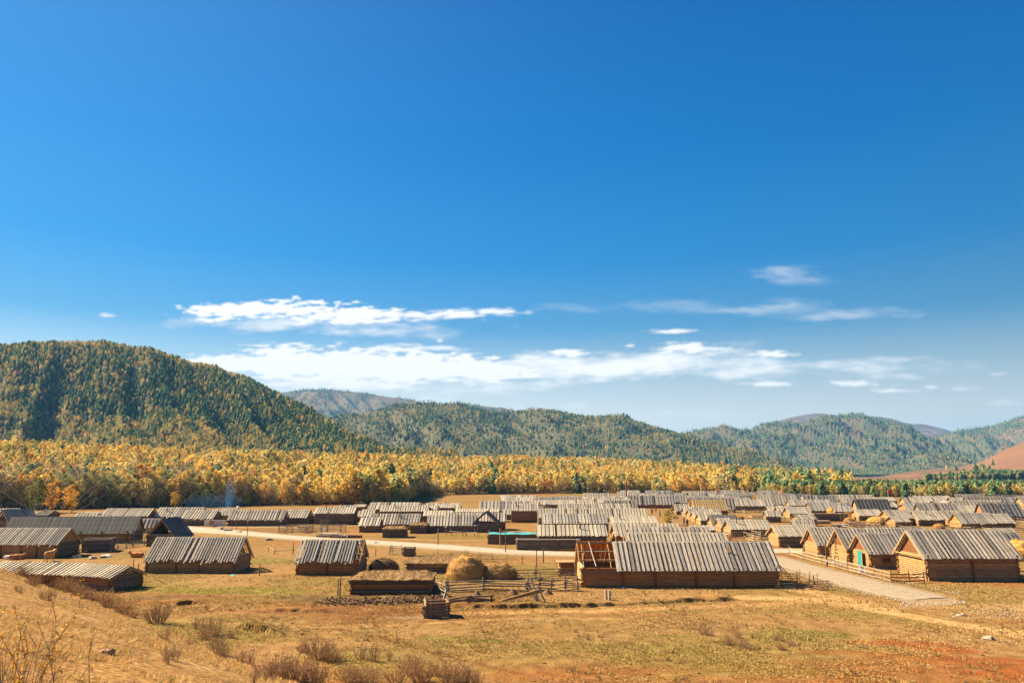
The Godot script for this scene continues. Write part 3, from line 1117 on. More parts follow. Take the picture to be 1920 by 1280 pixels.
# ---- bodies: tapered capsules joined with a smooth minimum, meshed as surface nets ----
func body(bones: Array, cell: float, k: float) -> ArrayMesh:
	var lo := Vector3(1e9, 1e9, 1e9)
	var hi := -lo
	for b in bones:
		for e in [[b[0], b[2]], [b[1], b[3]]]:
			var r3: Vector3 = Vector3.ONE * (e[1] + cell * 2.0)
			lo = lo.min(e[0] - r3)
			hi = hi.max(e[0] + r3)
	var nx := int((hi.x - lo.x) / cell) + 2
	var ny := int((hi.y - lo.y) / cell) + 2
	var nz := int((hi.z - lo.z) / cell) + 2
	var f := PackedFloat32Array()
	f.resize(nx * ny * nz)
	for z in nz:
		for y in ny:
			for x in nx:
				var p := lo + Vector3(x, y, z) * cell
				var best := 1e9
				for b in bones:
					var ab: Vector3 = b[1] - b[0]
					var t := clampf((p - b[0]).dot(ab) / maxf(ab.length_squared(), 1e-8), 0.0, 1.0)
					var dd: float = p.distance_to(b[0] + ab * t) - lerpf(b[2], b[3], t)
					var h := clampf(0.5 + 0.5 * (best - dd) / k, 0.0, 1.0)
					best = lerpf(best, dd, h) - k * h * (1.0 - h) if best < 1e8 else dd
				f[x + nx * (y + ny * z)] = best
	var id := {}
	var vs := PackedVector3Array()
	for z in nz - 1:
		for y in ny - 1:
			for x in nx - 1:
				var sum := Vector3.ZERO
				var cnt := 0
				for e in 12:
					var ax := e / 4
					var a := Vector3i(0, 0, 0)
					var u := (ax + 1) % 3
					var w := (ax + 2) % 3
					a[u] = e & 1
					a[w] = (e >> 1) & 1
					var b := a
					b[ax] = 1
					var fa := f[x + a.x + nx * (y + a.y + ny * (z + a.z))]
					var fb := f[x + b.x + nx * (y + b.y + ny * (z + b.z))]
					if (fa < 0.0) != (fb < 0.0):
						sum += Vector3(a).lerp(Vector3(b), fa / (fa - fb))
						cnt += 1
				if cnt:
					id[x + nx * (y + ny * z)] = vs.size()
					vs.append(lo + (Vector3(x, y, z) + sum / cnt) * cell)
	var st := SurfaceTool.new()
	st.begin(Mesh.PRIMITIVE_TRIANGLES)
	st.set_smooth_group(0)
	for v in vs:
		st.add_vertex(v)
	var step := [1, nx, nx * ny]
	for z in range(1, nz - 1):
		for y in range(1, ny - 1):
			for x in range(1, nx - 1):
				var k0 := x + nx * (y + ny * z)
				for ax in 3:
					var fa := f[k0]
					var fb := f[k0 + step[ax]]
					if (fa < 0.0) != (fb < 0.0):
						var su: int = step[(ax + 1) % 3]
						var sw: int = step[(ax + 2) % 3]
						var q := [id[k0 - su - sw], id[k0 - sw], id[k0], id[k0 - su]]
						if fa < 0.0:
							q.reverse()
						for j in [0, 1, 2, 0, 2, 3]:
							st.add_index(q[j])
	st.generate_normals()
	return st.commit()

func V(x: float, y: float, z: float) -> Vector3:
	return Vector3(x, y, z)

func cow_meshes() -> Array:      # standing, head along +x; then lying
	var stand := [[V(-0.75, 1.05, 0), V(0.0, 1.0, 0), 0.27, 0.33], [V(0.0, 1.0, 0), V(0.62, 1.08, 0), 0.33, 0.27], [V(0.65, 1.15, 0), V(1.0, 1.32, 0), 0.19, 0.14], [V(1.0, 1.34, 0), V(1.32, 1.16, 0), 0.13, 0.085]]
	for s in [-1, 1]:
		stand.append_array([[V(0.55, 0.85, 0.17 * s), V(0.56, 0.45, 0.17 * s), 0.13, 0.07], [V(0.56, 0.45, 0.17 * s), V(0.55, 0.05, 0.17 * s), 0.06, 0.06], [V(-0.72, 0.95, 0.18 * s), V(-0.62, 0.55, 0.18 * s), 0.17, 0.09], [V(-0.62, 0.55, 0.18 * s), V(-0.76, 0.4, 0.18 * s), 0.085, 0.06], [V(-0.76, 0.4, 0.18 * s), V(-0.74, 0.05, 0.18 * s), 0.055, 0.06], [V(1.0, 1.42, 0.1 * s), V(0.96, 1.42, 0.28 * s), 0.045, 0.03], [V(1.06, 1.46, 0.07 * s), V(1.08, 1.6, 0.17 * s), 0.03, 0.012]])
	stand.append([V(-1.0, 1.15, 0), V(-1.06, 0.6, 0), 0.035, 0.05])
	var lie := [[V(-0.7, 0.38, 0), V(0.0, 0.36, 0), 0.3, 0.36], [V(0.0, 0.36, 0), V(0.6, 0.42, 0), 0.36, 0.28], [V(0.62, 0.5, 0), V(0.95, 0.72, 0), 0.19, 0.14], [V(0.95, 0.74, 0), V(1.26, 0.6, 0.05), 0.13, 0.085], [V(0.5, 0.2, 0.25), V(0.9, 0.08, 0.3), 0.1, 0.06], [V(0.9, 0.08, 0.3), V(0.6, 0.06, 0.38), 0.06, 0.05], [V(-0.5, 0.25, 0.3), V(-0.05, 0.12, 0.42), 0.15, 0.08], [V(-0.05, 0.12, 0.42), V(-0.35, 0.06, 0.46), 0.07, 0.05], [V(-0.98, 0.4, 0), V(-1.1, 0.08, 0.1), 0.035, 0.04]]
	for s in [-1, 1]:
		lie.append_array([[V(0.96, 0.82, 0.1 * s), V(0.92, 0.82, 0.26 * s), 0.045, 0.03], [V(1.0, 0.86, 0.07 * s), V(1.02, 0.99, 0.15 * s), 0.03, 0.012]])
	return [body(stand, 0.05, 0.09), body(lie, 0.05, 0.09)]

func person_meshes() -> Dictionary:
	var torso := [[V(0, 0.98, 0), V(0, 1.18, 0), 0.15, 0.135], [V(0, 1.18, 0), V(0, 1.4, 0), 0.14, 0.15]]
	var arms := []
	var legs := []
	var hands := []
	var feet := []
	for s in [-1, 1]:
		var swing: float = 0.1 * s
		torso.append([V(0.03 * s, 1.42, 0), V(0.16 * s, 1.41, 0), 0.08, 0.07])
		arms.append_array([[V(0.18 * s, 1.40, 0), V(0.24 * s, 1.13, -swing * 0.6), 0.058, 0.045], [V(0.24 * s, 1.13, -swing * 0.6), V(0.23 * s, 0.88, -swing * 1.4), 0.045, 0.034]])
		hands.append([V(0.23 * s, 0.88, -swing * 1.4), V(0.225 * s, 0.76, -swing * 1.5), 0.035, 0.03])
		legs.append_array([[V(0.09 * s, 0.95, 0), V(0.1 * s, 0.5, swing), 0.095, 0.065], [V(0.1 * s, 0.5, swing), V(0.1 * s, 0.09, swing * 0.6), 0.062, 0.045]])
		feet.append([V(0.1 * s, 0.05, swing * 0.6 - 0.02), V(0.11 * s, 0.04, swing * 0.6 + 0.15), 0.05, 0.04])
	var head := [[V(0, 1.45, 0), V(0, 1.55, 0.01), 0.055, 0.055], [V(0, 1.62, 0.01), V(0, 1.68, 0.0), 0.085, 0.098], [V(0, 1.61, 0.09), V(0, 1.63, 0.105), 0.018, 0.014]]
	var all := torso + arms + legs + hands + feet + head
	var wider := func(a: Array, e: float) -> Array:
		var o := []
		for b in a:
			o.append([b[0], b[1], b[2] + e, b[3] + e])
		return o
	return {"body": body(all, 0.03, 0.04), "jacket": body(wider.call(torso + arms, 0.022), 0.035, 0.04), "trousers": body(wider.call(legs, 0.018), 0.035, 0.04), "hair": body([[V(0, 1.68, -0.03), V(0, 1.72, 0.01), 0.095, 0.09]], 0.03, 0.03)}

# ---- sky: air and clouds, as a panorama ----
# clouds by their place in the photograph: column, row, half width, half height, density, softness
const CLOUDS := [
	[470, 583, 130, 17, 1.1, 0.0], [560, 582, 110, 19, 1.2, 0.0], [650, 588, 120, 15, 1.0, 0.0], [740, 590, 120, 12, 0.95, 0.0], [850, 588, 110, 10, 1.0, 0.0], [930, 585, 60, 8, 0.9, 0.0], [560, 604, 190, 18, 0.55, 1.0], [700, 612, 160, 16, 0.3, 1.0],
	[440, 682, 100, 24, 1.1, 0.0], [540, 678, 130, 34, 1.4, 0.0], [640, 682, 150, 36, 1.3, 0.0], [760, 690, 160, 34, 1.15, 0.0], [880, 692, 160, 28, 1.0, 0.0], [980, 690, 130, 24, 0.75, 0.4], [620, 722, 180, 22, 0.9, 0.6], [820, 725, 150, 20, 0.6, 0.8],
	[1080, 688, 140, 26, 0.72, 0.7], [1180, 682, 130, 26, 0.75, 0.7], [1300, 682, 140, 24, 0.62, 0.8], [1430, 688, 140, 20, 0.55, 0.8], [1560, 690, 130, 18, 0.42, 0.9], [1680, 688, 110, 16, 0.3, 1.0],
	[740, 655, 60, 9, 1.0, 0.0], [820, 653, 45, 6, 0.8, 0.0], [1070, 661, 40, 8, 1.0, 0.0], [1290, 652, 55, 11, 1.1, 0.0], [1250, 660, 40, 8, 0.9, 0.0], [1445, 663, 45, 8, 1.0, 0.0], [1255, 621, 45, 5, 0.9, 0.0], [1180, 648, 12, 4, 0.8, 0.0], [824, 638, 9, 4, 0.9, 0.0],
	[1440, 720, 45, 5, 0.9, 0.0], [1600, 720, 65, 5, 0.9, 0.0], [1680, 732, 45, 4, 0.8, 0.0], [1750, 727, 14, 5, 0.7, 0.0], [1810, 728, 30, 5, 0.6, 0.2], [1870, 701, 16, 3, 0.6, 0.0], [900, 712, 90, 8, 0.8, 0.2], [960, 728, 60, 5, 0.5, 0.3],
	[1480, 508, 45, 12, 0.42, 0.6], [1520, 525, 50, 10, 0.3, 0.8], [1500, 580, 110, 16, 0.25, 1.0], [1250, 575, 180, 10, 0.18, 1.0], [1620, 585, 90, 14, 0.2, 1.0], [1210, 775, 50, 16, 0.4, 1.0], [1340, 775, 80, 9, 0.35, 1.0], [1080, 762, 30, 7, 0.5, 0.6], [975, 762, 20, 5, 0.5, 0.4], [200, 591, 22, 4, 0.8, 0.2], [1890, 755, 40, 6, 0.4, 0.8], [830, 748, 30, 4, 0.5, 0.4],
]
const AIR := [[-90.0, 0.42, 0.44, 0.42], [0.0, 1.36, 1.28, 1.08], [2.0, 1.32, 1.24, 1.06], [4.0, 1.18, 1.14, 1.0], [7.7, 0.53, 0.74, 0.86], [11.0, 0.125, 0.425, 0.77], [16.0, 0.022, 0.30, 0.75], [24.0, 0.0, 0.205, 0.64], [35.0, 0.0, 0.13, 0.49], [50.0, 0.0, 0.095, 0.40], [90.0, 0.0, 0.07, 0.32]]

func air(el: float, az: float) -> Color:
	var c := Color(0, 0, 0)
	for i in range(1, AIR.size()):
		if el <= AIR[i][0]:
			var t: float = (el - AIR[i - 1][0]) / (AIR[i][0] - AIR[i - 1][0])
			c = Color(lerpf(AIR[i - 1][1], AIR[i][1], t), lerpf(AIR[i - 1][2], AIR[i][2], t), lerpf(AIR[i - 1][3], AIR[i][3], t))
			break
	# brighter and whiter towards the sun
	var s := sin(deg_to_rad(el)) * sin(SUN_EL) + cos(deg_to_rad(el)) * cos(SUN_EL) * cos(az - SUN_AZ)
	var g := pow(maxf(s, 0.0), 4.0)
	c = c * clampf(0.68 + 0.52 * s, 0.62, 1.15)
	return c + Color(0.10, 0.18, 0.19) * g

func make_sky() -> PanoramaSkyMaterial:
	var low := Image.create(512, 256, false, Image.FORMAT_RGBF)
	for y in 256:
		var el := 90.0 - (y + 0.5) / 256.0 * 180.0
		for x in 512:
			low.set_pixel(x, y, air(el, (x + 0.5) / 512.0 * TAU))
	low.resize(4096, 2048, Image.INTERPOLATE_BILINEAR)
	var n1 := noise(51, 0.013, 5)
	var n2 := noise(52, 0.05, 4)
	var wide := noise(53, 0.022, 4)
	for y in range(int((90.0 - 21.0) / 180.0 * 2048.0), int((90.0 - 1.0) / 180.0 * 2048.0)):
		var el := 90.0 - (y + 0.5) / 2048.0 * 180.0
		var ty := tan(deg_to_rad(el))
		for x in 4096:
			var u := (x + 0.5) / 4096.0 * TAU
			var az := u if u < PI else u - TAU
			var dens := 0.0
			var inside := false
			if absf(az) < 0.72:
				# direction -> place in the photograph
				var d := Vector3(tan(az), ty / cos(az), -1.0)
				var fw := -d.z * cos(PITCH) + d.y * sin(PITCH)
				var X := 960.0 + F * d.x / fw
				var Y := 640.0 - F * (d.y * cos(PITCH) + d.z * sin(PITCH)) / fw
				if X > -80.0 and X < 2010.0:
					inside = true
					var edge := n1.get_noise_2d(X * 0.42 + Y * 0.5, Y * 2.6) * 0.7 + n2.get_noise_2d(X * 0.5 + Y * 0.5, Y * 2.2) * 0.75
					var soft := n1.get_noise_2d(X * 0.33 + Y * 1.1, Y * 1.5 - X * 0.22 + 300.0) + n2.get_noise_2d(X * 0.3 + Y * 0.9, Y * 1.2 - X * 0.2) * 0.35
					for e in CLOUDS:
						var dx: float = (X - e[0]) / e[2]
						var dy: float = (Y - e[1]) / e[3]
						if absf(dx) < 1.7 and absf(dy) < 1.9:
							var m: float = 1.0 - sqrt(dx * dx + dy * dy)
							var hard := smoothstep(-0.02 if e[3] > 14 else -0.2, 0.34 if e[3] > 14 else 0.75, m * 1.0 + edge * (0.62 if e[3] > 20 else 1.0))
							var mist := smoothstep(-0.5, 0.8, m + soft * 1.1) * clampf(0.75 + soft * 0.9, 0.15, 1.1)
							dens = maxf(dens, lerpf(hard, mist, e[5]) * minf(e[4], 1.0)) if e[5] < 0.5 else 1.0 - (1.0 - dens) * (1.0 - lerpf(hard, mist, e[5]) * e[4])
			if not inside:
				var band := smoothstep(3.0, 6.0, el) * smoothstep(15.0, 9.0, el)
				if band > 0.0:
					dens = band * smoothstep(0.08, 0.45, wide.get_noise_2d(x * 0.35, y * 2.0)) * 0.8
			if dens > 0.003:
				var c := low.get_pixel(x, y)
				var lit := Color(1.18, 1.15, 1.10).lerp(Color(0.80, 0.84, 0.87), clampf((1.0 - dens) * 0.8, 0.0, 1.0))
				low.set_pixel(x, y, c.lerp(lit, clampf(dens, 0.0, 0.97)))
	var m := PanoramaSkyMaterial.new()
	m.panorama = ImageTexture.create_from_image(low)
	return m

const SUN_AZ := -1.17      # left of the view and beyond the village
const SUN_EL := 0.72

func row_at(d: float, y := 0.0) -> float:
	return 640.0 - F * tan(atan((y - EYE) / d) - PITCH)

func _ready() -> void:
	rng.seed = 20240
	# camera, sky, sun, exposure
	var cam := Camera3D.new()
	cam.fov = rad_to_deg(2.0 * atan(640.0 / F))
	cam.position = Vector3(0, EYE, 0)
	cam.rotation.x = PITCH
	cam.near = 0.1
	cam.far = 20000.0
	add_child(cam)
	var env := Environment.new()
	env.background_mode = Environment.BG_SKY
	env.sky = Sky.new()
	env.sky.sky_material = make_sky()
	env.tonemap_mode = Environment.TONE_MAPPER_LINEAR
	env.tonemap_exposure = 3.6
	env.background_energy_multiplier = 0.282
	env.volumetric_fog_enabled = true
	env.volumetric_fog_density = 0.0
	env.sdfgi_enabled = true
	env.ssao_enabled = true
	env.ssil_enabled = true
	env.fog_enabled = true
	env.fog_density = 0.00007
	env.fog_light_color = Color(0.42, 0.72, 1.0)
	var we := WorldEnvironment.new()
	we.environment = env
	add_child(we)
	var sun := DirectionalLight3D.new()
	sun.light_energy = 1.6
	sun.light_color = Color(1.0, 0.915, 0.755)
	sun.light_angular_distance = 0.53
	sun.shadow_enabled = true
	var towards := Vector3(sin(SUN_AZ) * cos(SUN_EL), sin(SUN_EL), -cos(SUN_AZ) * cos(SUN_EL))
	sun.basis = Basis.looking_at(-towards, Vector3.UP)
	add_child(sun)
	print("sky ", Time.get_ticks_msec())

	make_grain()
	make_shared()
	lay_patches()
	lay_banks()
	build_ground()
	print("ground ", Time.get_ticks_msec())
	build_hills()
	print("hills ", Time.get_ticks_msec())
	build_near()
	build_village()
	build_distant()
	print("village ", Time.get_ticks_msec())
	build_pens()
	build_yards()
	build_plants()
	build_small()
	print("done ", Time.get_ticks_msec())

func build_ground() -> void:
	var m := earth()
	tag(piece("ground", ground_mesh(-0.70, 0.70, 390, 0.0064, 0.03), m, self), "", "", "", "structure")
	tag(piece("ground", ground_mesh(0.70, TAU - 0.70, 90, 0.05, 0.12), m, self), "", "", "", "structure")
	var gravel := plain(Color(0.43, 0.32, 0.205), 0.95)
	gravel.albedo_texture = noise_tex(41, 0.25, Color(0.5, 0.48, 0.45), Color(1, 1, 1), 256, 3)
	gravel.uv1_triplanar = true
	gravel.uv1_world_triplanar = true
	gravel.uv1_scale = Vector3(0.9, 0.9, 0.9)
	var tar := plain(Color(0.30, 0.24, 0.175), 0.9)
	tar.albedo_texture = noise_tex(42, 0.02, Color(0.86, 0.85, 0.84), Color(1, 1, 1), 512, 6)
	tar.uv1_triplanar = true
	tar.uv1_world_triplanar = true
	tar.uv1_scale = Vector3(0.12, 0.12, 0.12)
	var tar2 := plain(Color(0.36, 0.30, 0.235), 0.9)
	tar2.albedo_texture = tar.albedo_texture
	tar2.uv1_triplanar = true
	tar2.uv1_world_triplanar = true
	tar2.uv1_scale = Vector3(0.12, 0.12, 0.12)
	strip("road_shoulder", [[1380, 1056], [1455, 1067], [1556, 1099], [1640, 1122], [1700, 1134], [1765, 1138]], [[1400, 1034], [1470, 1041], [1562, 1066], [1650, 1084], [1780, 1114], [1818, 1130]], 0.03, 0.06, gravel)
	strip("road", [[1380, 1052], [1462, 1062], [1560, 1094], [1650, 1117], [1708, 1126]], [[1400, 1037], [1470, 1045], [1560, 1069], [1680, 1096], [1786, 1121]], 0.08, 0.12, tar)
	strip("road_shoulder", [[300, 997], [420, 1003], [560, 1015], [700, 1024], [850, 1034], [960, 1042], [1100, 1046]], [[330, 983], [440, 992], [560, 1003], [700, 1011], [850, 1020], [960, 1029], [1100, 1034]], 0.03, 0.06, gravel)
	strip("road", [[300, 995], [420, 1001], [560, 1012], [700, 1021], [850, 1031], [960, 1039], [1100, 1043]], [[330, 984], [440, 994], [560, 1005], [700, 1013], [850, 1022], [960, 1031], [1100, 1036]], 0.08, 0.12, tar2)
	strip("road", [[1440, 1036], [1520, 1037], [1600, 1037]], [[1440, 1028], [1520, 1029], [1600, 1029]], 0.08, 0.12, tar2)

func build_hills() -> void:
	var soil := Color(0.22, 0.16, 0.06)
	var dark := Color(0.09, 0.09, 0.045)
	# --- far hills, back to front ---
	var h5 := make_hill([[1250, 20, 4800], [1500, 20, 4800], [1900, 20, 4800]], [[1330, 830, 6200], [1400, 806, 6200], [1440, 795, 6200], [1480, 783, 6200], [1530, 775, 6200], [1570, 778, 6200], [1600, 780, 6200], [1650, 781, 6200], [1700, 793, 6200], [1740, 797, 6200], [1790, 810, 6200], [1850, 830, 6200]], [[0.0, 0.0], [1.0, 1.0]], 60.0, 0.004, 1.2, 301)
	hill_node("hill", h5, 200, 60, Color(0.15, 0.09, 0.075), Color(0.10, 0.08, 0.055), 1.2)
	var h4 := make_hill([[350, 20, 3600], [700, 20, 3600], [1150, 20, 3600]], [[380, 760, 5000], [440, 748, 5000], [500, 737, 5000], [560, 733, 5000], [600, 729, 5000], [650, 735, 5000], [700, 740, 5000], [760, 748, 5000], [800, 756, 5000], [860, 757, 5000], [910, 761, 5000], [960, 768, 5000], [1050, 790, 5000], [1150, 820, 5000]], [[0.0, 0.0], [1.0, 1.0]], 70.0, 0.003, 2.0, 311)
	hill_node("hill", h4, 220, 70, Color(0.13, 0.092, 0.055), Color(0.075, 0.075, 0.045), 1.2)
	var h6 := make_hill([[1650, 15, 2700], [1800, 15, 2700], [2100, 15, 2700]], [[1690, 860, 4300], [1730, 835, 4300], [1760, 819, 4300], [1800, 808, 4300], [1850, 801, 4300], [1885, 793, 4300], [1910, 782, 4300], [1960, 770, 4300], [2100, 755, 4300]], [[0.0, 0.0], [0.3, 0.16], [1.0, 1.0]], 120.0, 0.004, -1.6, 321, 9.0)
	hill_node("hill", h6, 160, 80, Color(0.13, 0.085, 0.05), Color(0.075, 0.075, 0.042), 1.2)
	var h3 := make_hill([[1180, 15, 2500], [1400, 15, 2400], [1600, 12, 2300], [1850, 12, 2300]], [[1230, 850, 3700], [1290, 819, 3700], [1340, 809, 3700], [1380, 806, 3700], [1410, 804, 3700], [1440, 796, 3700], [1470, 796, 3700], [1500, 790, 3700], [1540, 783, 3700], [1575, 780, 3700], [1610, 780, 3700], [1650, 785, 3650], [1690, 797, 3600], [1730, 820, 3500], [1770, 850, 3400], [1810, 878, 3300]], [[0.0, 0.0], [0.35, 0.10], [0.55, 0.30], [0.85, 0.85], [1.0, 1.0]], 150.0, 0.0032, 2.4, 331, 9.0)
	hill_node("hill", h3, 240, 110, Color(0.095, 0.08, 0.045), Color(0.06, 0.065, 0.036), 1.25)
	var h2 := make_hill([[480, 20, 1450], [800, 20, 1450], [1100, 18, 1500], [1300, 15, 1600], [1500, 10, 1700]], [[540, 815, 2300], [600, 790, 2300], [640, 780, 2300], [700, 768, 2300], [750, 758, 2300], [800, 755, 2300], [850, 757, 2300], [900, 763, 2300], [960, 768, 2300], [1030, 765, 2300], [1080, 775, 2300], [1130, 779, 2280], [1170, 780, 2250], [1220, 796, 2220], [1260, 808, 2200], [1300, 824, 2150], [1350, 846, 2100], [1400, 868, 2050], [1450, 888, 2000]], [[0.0, 0.0], [0.25, 0.12], [0.6, 0.52], [1.0, 1.0]], 75.0, 0.0035, 1.4, 341, 9.0)
	hill_node("hill", h2, 260, 110, Color(0.09, 0.085, 0.045), dark * 0.7, 1.25)
	var hb := make_hill([[1480, 2, 760], [1650, 2, 760], [1900, 3, 760], [2150, 3, 760]], [[1540, 915, 1500], [1580, 908, 1500], [1630, 897, 1480], [1690, 887, 1450], [1750, 880, 1400], [1800, 874, 1360], [1840, 865, 1330], [1870, 851, 1310], [1900, 837, 1300], [1940, 818, 1290], [2000, 790, 1280], [2150, 740, 1260]], [[0.0, 0.0], [0.45, 0.22], [0.75, 0.55], [1.0, 1.0]], 9.0, 0.006, 0.8, 351)
	hill_node("hill", hb, 200, 80, Color(0.16, 0.085, 0.05), Color(0.115, 0.072, 0.04), 1.3)
	var h1 := make_hill([[-420, 14, 700], [0, 15, 720], [300, 15, 740], [520, 14, 770], [680, 12, 790], [860, 10, 830]], [[-520, 700, 1350], [-250, 665, 1320], [-100, 652, 1290], [0, 645, 1270], [60, 641, 1260], [120, 638, 1250], [170, 637, 1250], [230, 641, 1250], [300, 657, 1240], [360, 675, 1220], [410, 688, 1210], [450, 702, 1190], [490, 723, 1170], [530, 746, 1140], [580, 769, 1110], [640, 798, 1060], [700, 824, 1010], [760, 843, 960], [860, 860, 920]], [[0.0, 0.0], [0.30, 0.13], [0.53, 0.33], [0.80, 0.80], [0.92, 0.955], [1.0, 1.0]], 34.0, 0.006, 1.7, 361, 9.0)
	hill_node("hill", h1, 240, 120, Color(0.12, 0.10, 0.05), dark * 0.7, 1.5)
	var left := make_hill([[-250, 0, 205], [0, 0, 243], [150, 0, 252], [300, 0, 262], [450, 0, 275], [600, 0, 285], [700, 0, 287], [755, 0, 300], [772, 0, 335]], [[-420, 852, 620], [-60, 852, 620], [150, 857, 620], [330, 863, 640], [500, 869, 660], [620, 872, 680], [700, 875, 720], [770, 873, 760], [830, 874, 800]], [[0.0, 0.0], [0.08, 0.05], [0.5, 0.52], [1.0, 1.0]], 9.0, 0.01, 0.5, 371)
	hill_node("terrace", left, 120, 60, Color(0.34, 0.22, 0.08), soil, 1.7)
	var right := make_hill([[700, 0, 400], [800, 0, 418], [900, 0, 440], [1000, 0, 450], [1150, 0, 470], [1280, 0, 470], [1400, 0, 440], [1500, 0, 430], [1600, 0, 430]], [[720, 874, 850], [800, 874, 850], [900, 873, 860], [1000, 873, 880], [1150, 878, 880], [1280, 886, 860], [1400, 897, 820], [1500, 907, 800], [1600, 910, 780]], [[0.0, 0.0], [0.5, 0.5], [1.0, 1.0]], 8.0, 0.01, 0.5, 381)
	hill_node("terrace", right, 120, 50, Color(0.34, 0.22, 0.08), soil, 1.6)
	print("hill shapes ", Time.get_ticks_msec())

	# --- the forest ---
	var bark := leafy(Color.WHITE, 0.5)
	var dull := leafy(Color.WHITE, 0.3)
	var shapes := {}
	for k in 4:
		shapes["birch%d" % k] = [birch_crown(500 + k, 300, 0.06, 1.0, 0.23 + 0.02 * k, 0.14), "birches", bark]
		shapes["far%d" % k] = [birch_crown(520 + k, 110, 0.095, 1.0, 0.26, 0.08), "far_birches", bark]
		shapes["fir%d" % k] = [spruce_crown(540 + k, 12, 8, 1.0, 0.17 + 0.015 * k), "spruces", dull]
		shapes["farfir%d" % k] = [spruce_crown(560 + k, 6, 6, 1.0, 0.19), "far_spruces", dull]
		shapes["stem%d" % k] = [trunk_mesh(1.0, 0.016, 0, 580 + k, true), "stems", plain(Color.WHITE, 0.9, true)]
	var edge := []
	var n_kind := noise(91, 0.011, 3)
	var n_small := noise(92, 0.05, 3)
	for spec in [[left, 4.1, 1.25, 0], [right, 4.6, 1.25, 1]]:
		var h: Hill = spec[0]
		var across := 0.0
		var s := 0.0
		while s < 1.0:
			var p0 := h.point(s, 0.0)
			var p1 := h.point(minf(s + 0.001, 0.9999), 0.5)
			var q0 := h.point(s, 0.5)
			var depth := (h.point(s, 1.0) - p0).length()
			var ds: float = spec[1] / maxf((p1 - q0).length() / 0.001, 1.0)
			var t := 0.0
			while t < spec[2]:
				var ts := clampf(t + rf(-0.3, 0.3) * spec[1] / depth, 0.0, 1.6)
				var p := h.point(clampf(s + rf(-0.5, 0.5) * ds, 0.0, 0.999), ts)
				t += spec[1] * (0.85 if t < 0.1 else 1.0) / depth
				if not in_frame(p):
					continue
				var m := n_kind.get_noise_2d(p.x, p.z) * 0.7 + n_small.get_noise_2d(p.x, p.z) * 0.5 + rng.randfn() * 0.22
				var hh := rf(7.0, 13.5) * (0.95 + 0.25 * n_small.get_noise_2d(p.z, p.x))
				var px := col_of(p)
				var kind := rng.randi() % 4
				var conifer := 0.012 + 0.05 * smoothstep(0.0, 0.6, m) + (0.22 * smoothstep(1330.0, 1500.0, px) if spec[3] == 1 else 0.0)
				if rng.randf() < conifer:
					plant("fir%d" % kind, p, hh * rf(0.85, 1.15), hh * rf(0.9, 1.15), any(FIR) * rf(1.0, 1.7))
					continue
				var c := any(GOLD) if m < 0.16 else any(OLIVE)
				if rng.randf() < 0.05:
					c = any(RUST)
				c = c * rf(0.8, 1.12)
				if ts < 0.05 and edge.size() < 1000:
					edge.append([p, hh * rf(0.8, 1.1), c, px])
				else:
					plant("birch%d" % kind, p, hh, hh * rf(0.65, 1.0), c)
					if ts < 0.15:
						plant("stem%d" % kind, p, hh * 0.9, hh * 1.1, Color.WHITE)
			s += ds
	# strip of firs and birches on the right beyond the village
	for row in 10:
		for k in 150:
			var px := lerpf(1430.0, 2010.0, (k + rf(-0.5, 0.5)) / 150.0)
			var d := 385.0 + row * 8.0 + rf(-4.0, 4.0)
			var r := ray(px, 890.0)
			var p := Vector3(r.x * d / -r.z, -0.1, -d)
			var hh := rf(5.0, 7.6)
			if rng.randf() < (0.22 if row < 2 else 0.45):
				plant("fir%d" % (k % 4), p, hh * 1.18, hh * 1.15, any(FIR) * rf(0.9, 1.5))
			elif row == 0 and k % 2 == 0:
				edge.append([p, hh * 0.95, any(OLIVE) if rng.randf() < 0.5 else any(GOLD) * 0.9, px])
			else:
				plant("birch%d" % (k % 4), p, hh, hh * 0.8, (any(OLIVE) if rng.randf() < 0.6 else any(GOLD)) * rf(0.7, 1.0))
	for row in 7:       # second strip on the foot of the bare hill
		for k in 110:
			var f := (k + rf(-0.5, 0.5)) / 110.0
			var p := hb.point(lerpf(0.30, 0.78, f), 0.05 + row * 0.017 + 0.04 * f)
			var hh := rf(5.5, 8.0)
			if col_of(p) < 1735.0:
				continue
			if rng.randf() < 0.5:
				plant("fir%d" % (k % 4), p, hh * 1.25, hh * 1.1, any(FIR) * rf(0.9, 1.5))
			else:
				plant("birch%d" % (k % 4), p, hh, hh * 0.9, any(GOLD) * rf(0.75, 1.0))
	for k in 26:        # a few trees higher on the bare slope
		var p := hb.point(rf(0.35, 0.62), rf(0.4, 0.8)) if k < 8 else hb.point(0.565 + rf(-0.02, 0.02), 0.52 + rf(-0.05, 0.05))
		plant("fir%d" % (k % 4) if k % 3 else "birch%d" % (k % 4), p, rf(8.0, 13.0), rf(8.0, 11.0), any(FIR) * 1.3 if k % 3 else any(GOLD))
	# the wooded hills
	var hs := [[h1, 6.0, 1.12, "", 0], [h2, 7.8, 1.06, "", 1], [h3, 12.0, 1.04, "far", 2], [h6, 16.0, 1.04, "far", 3], [h4, 17.0, 1.02, "far", 4]]
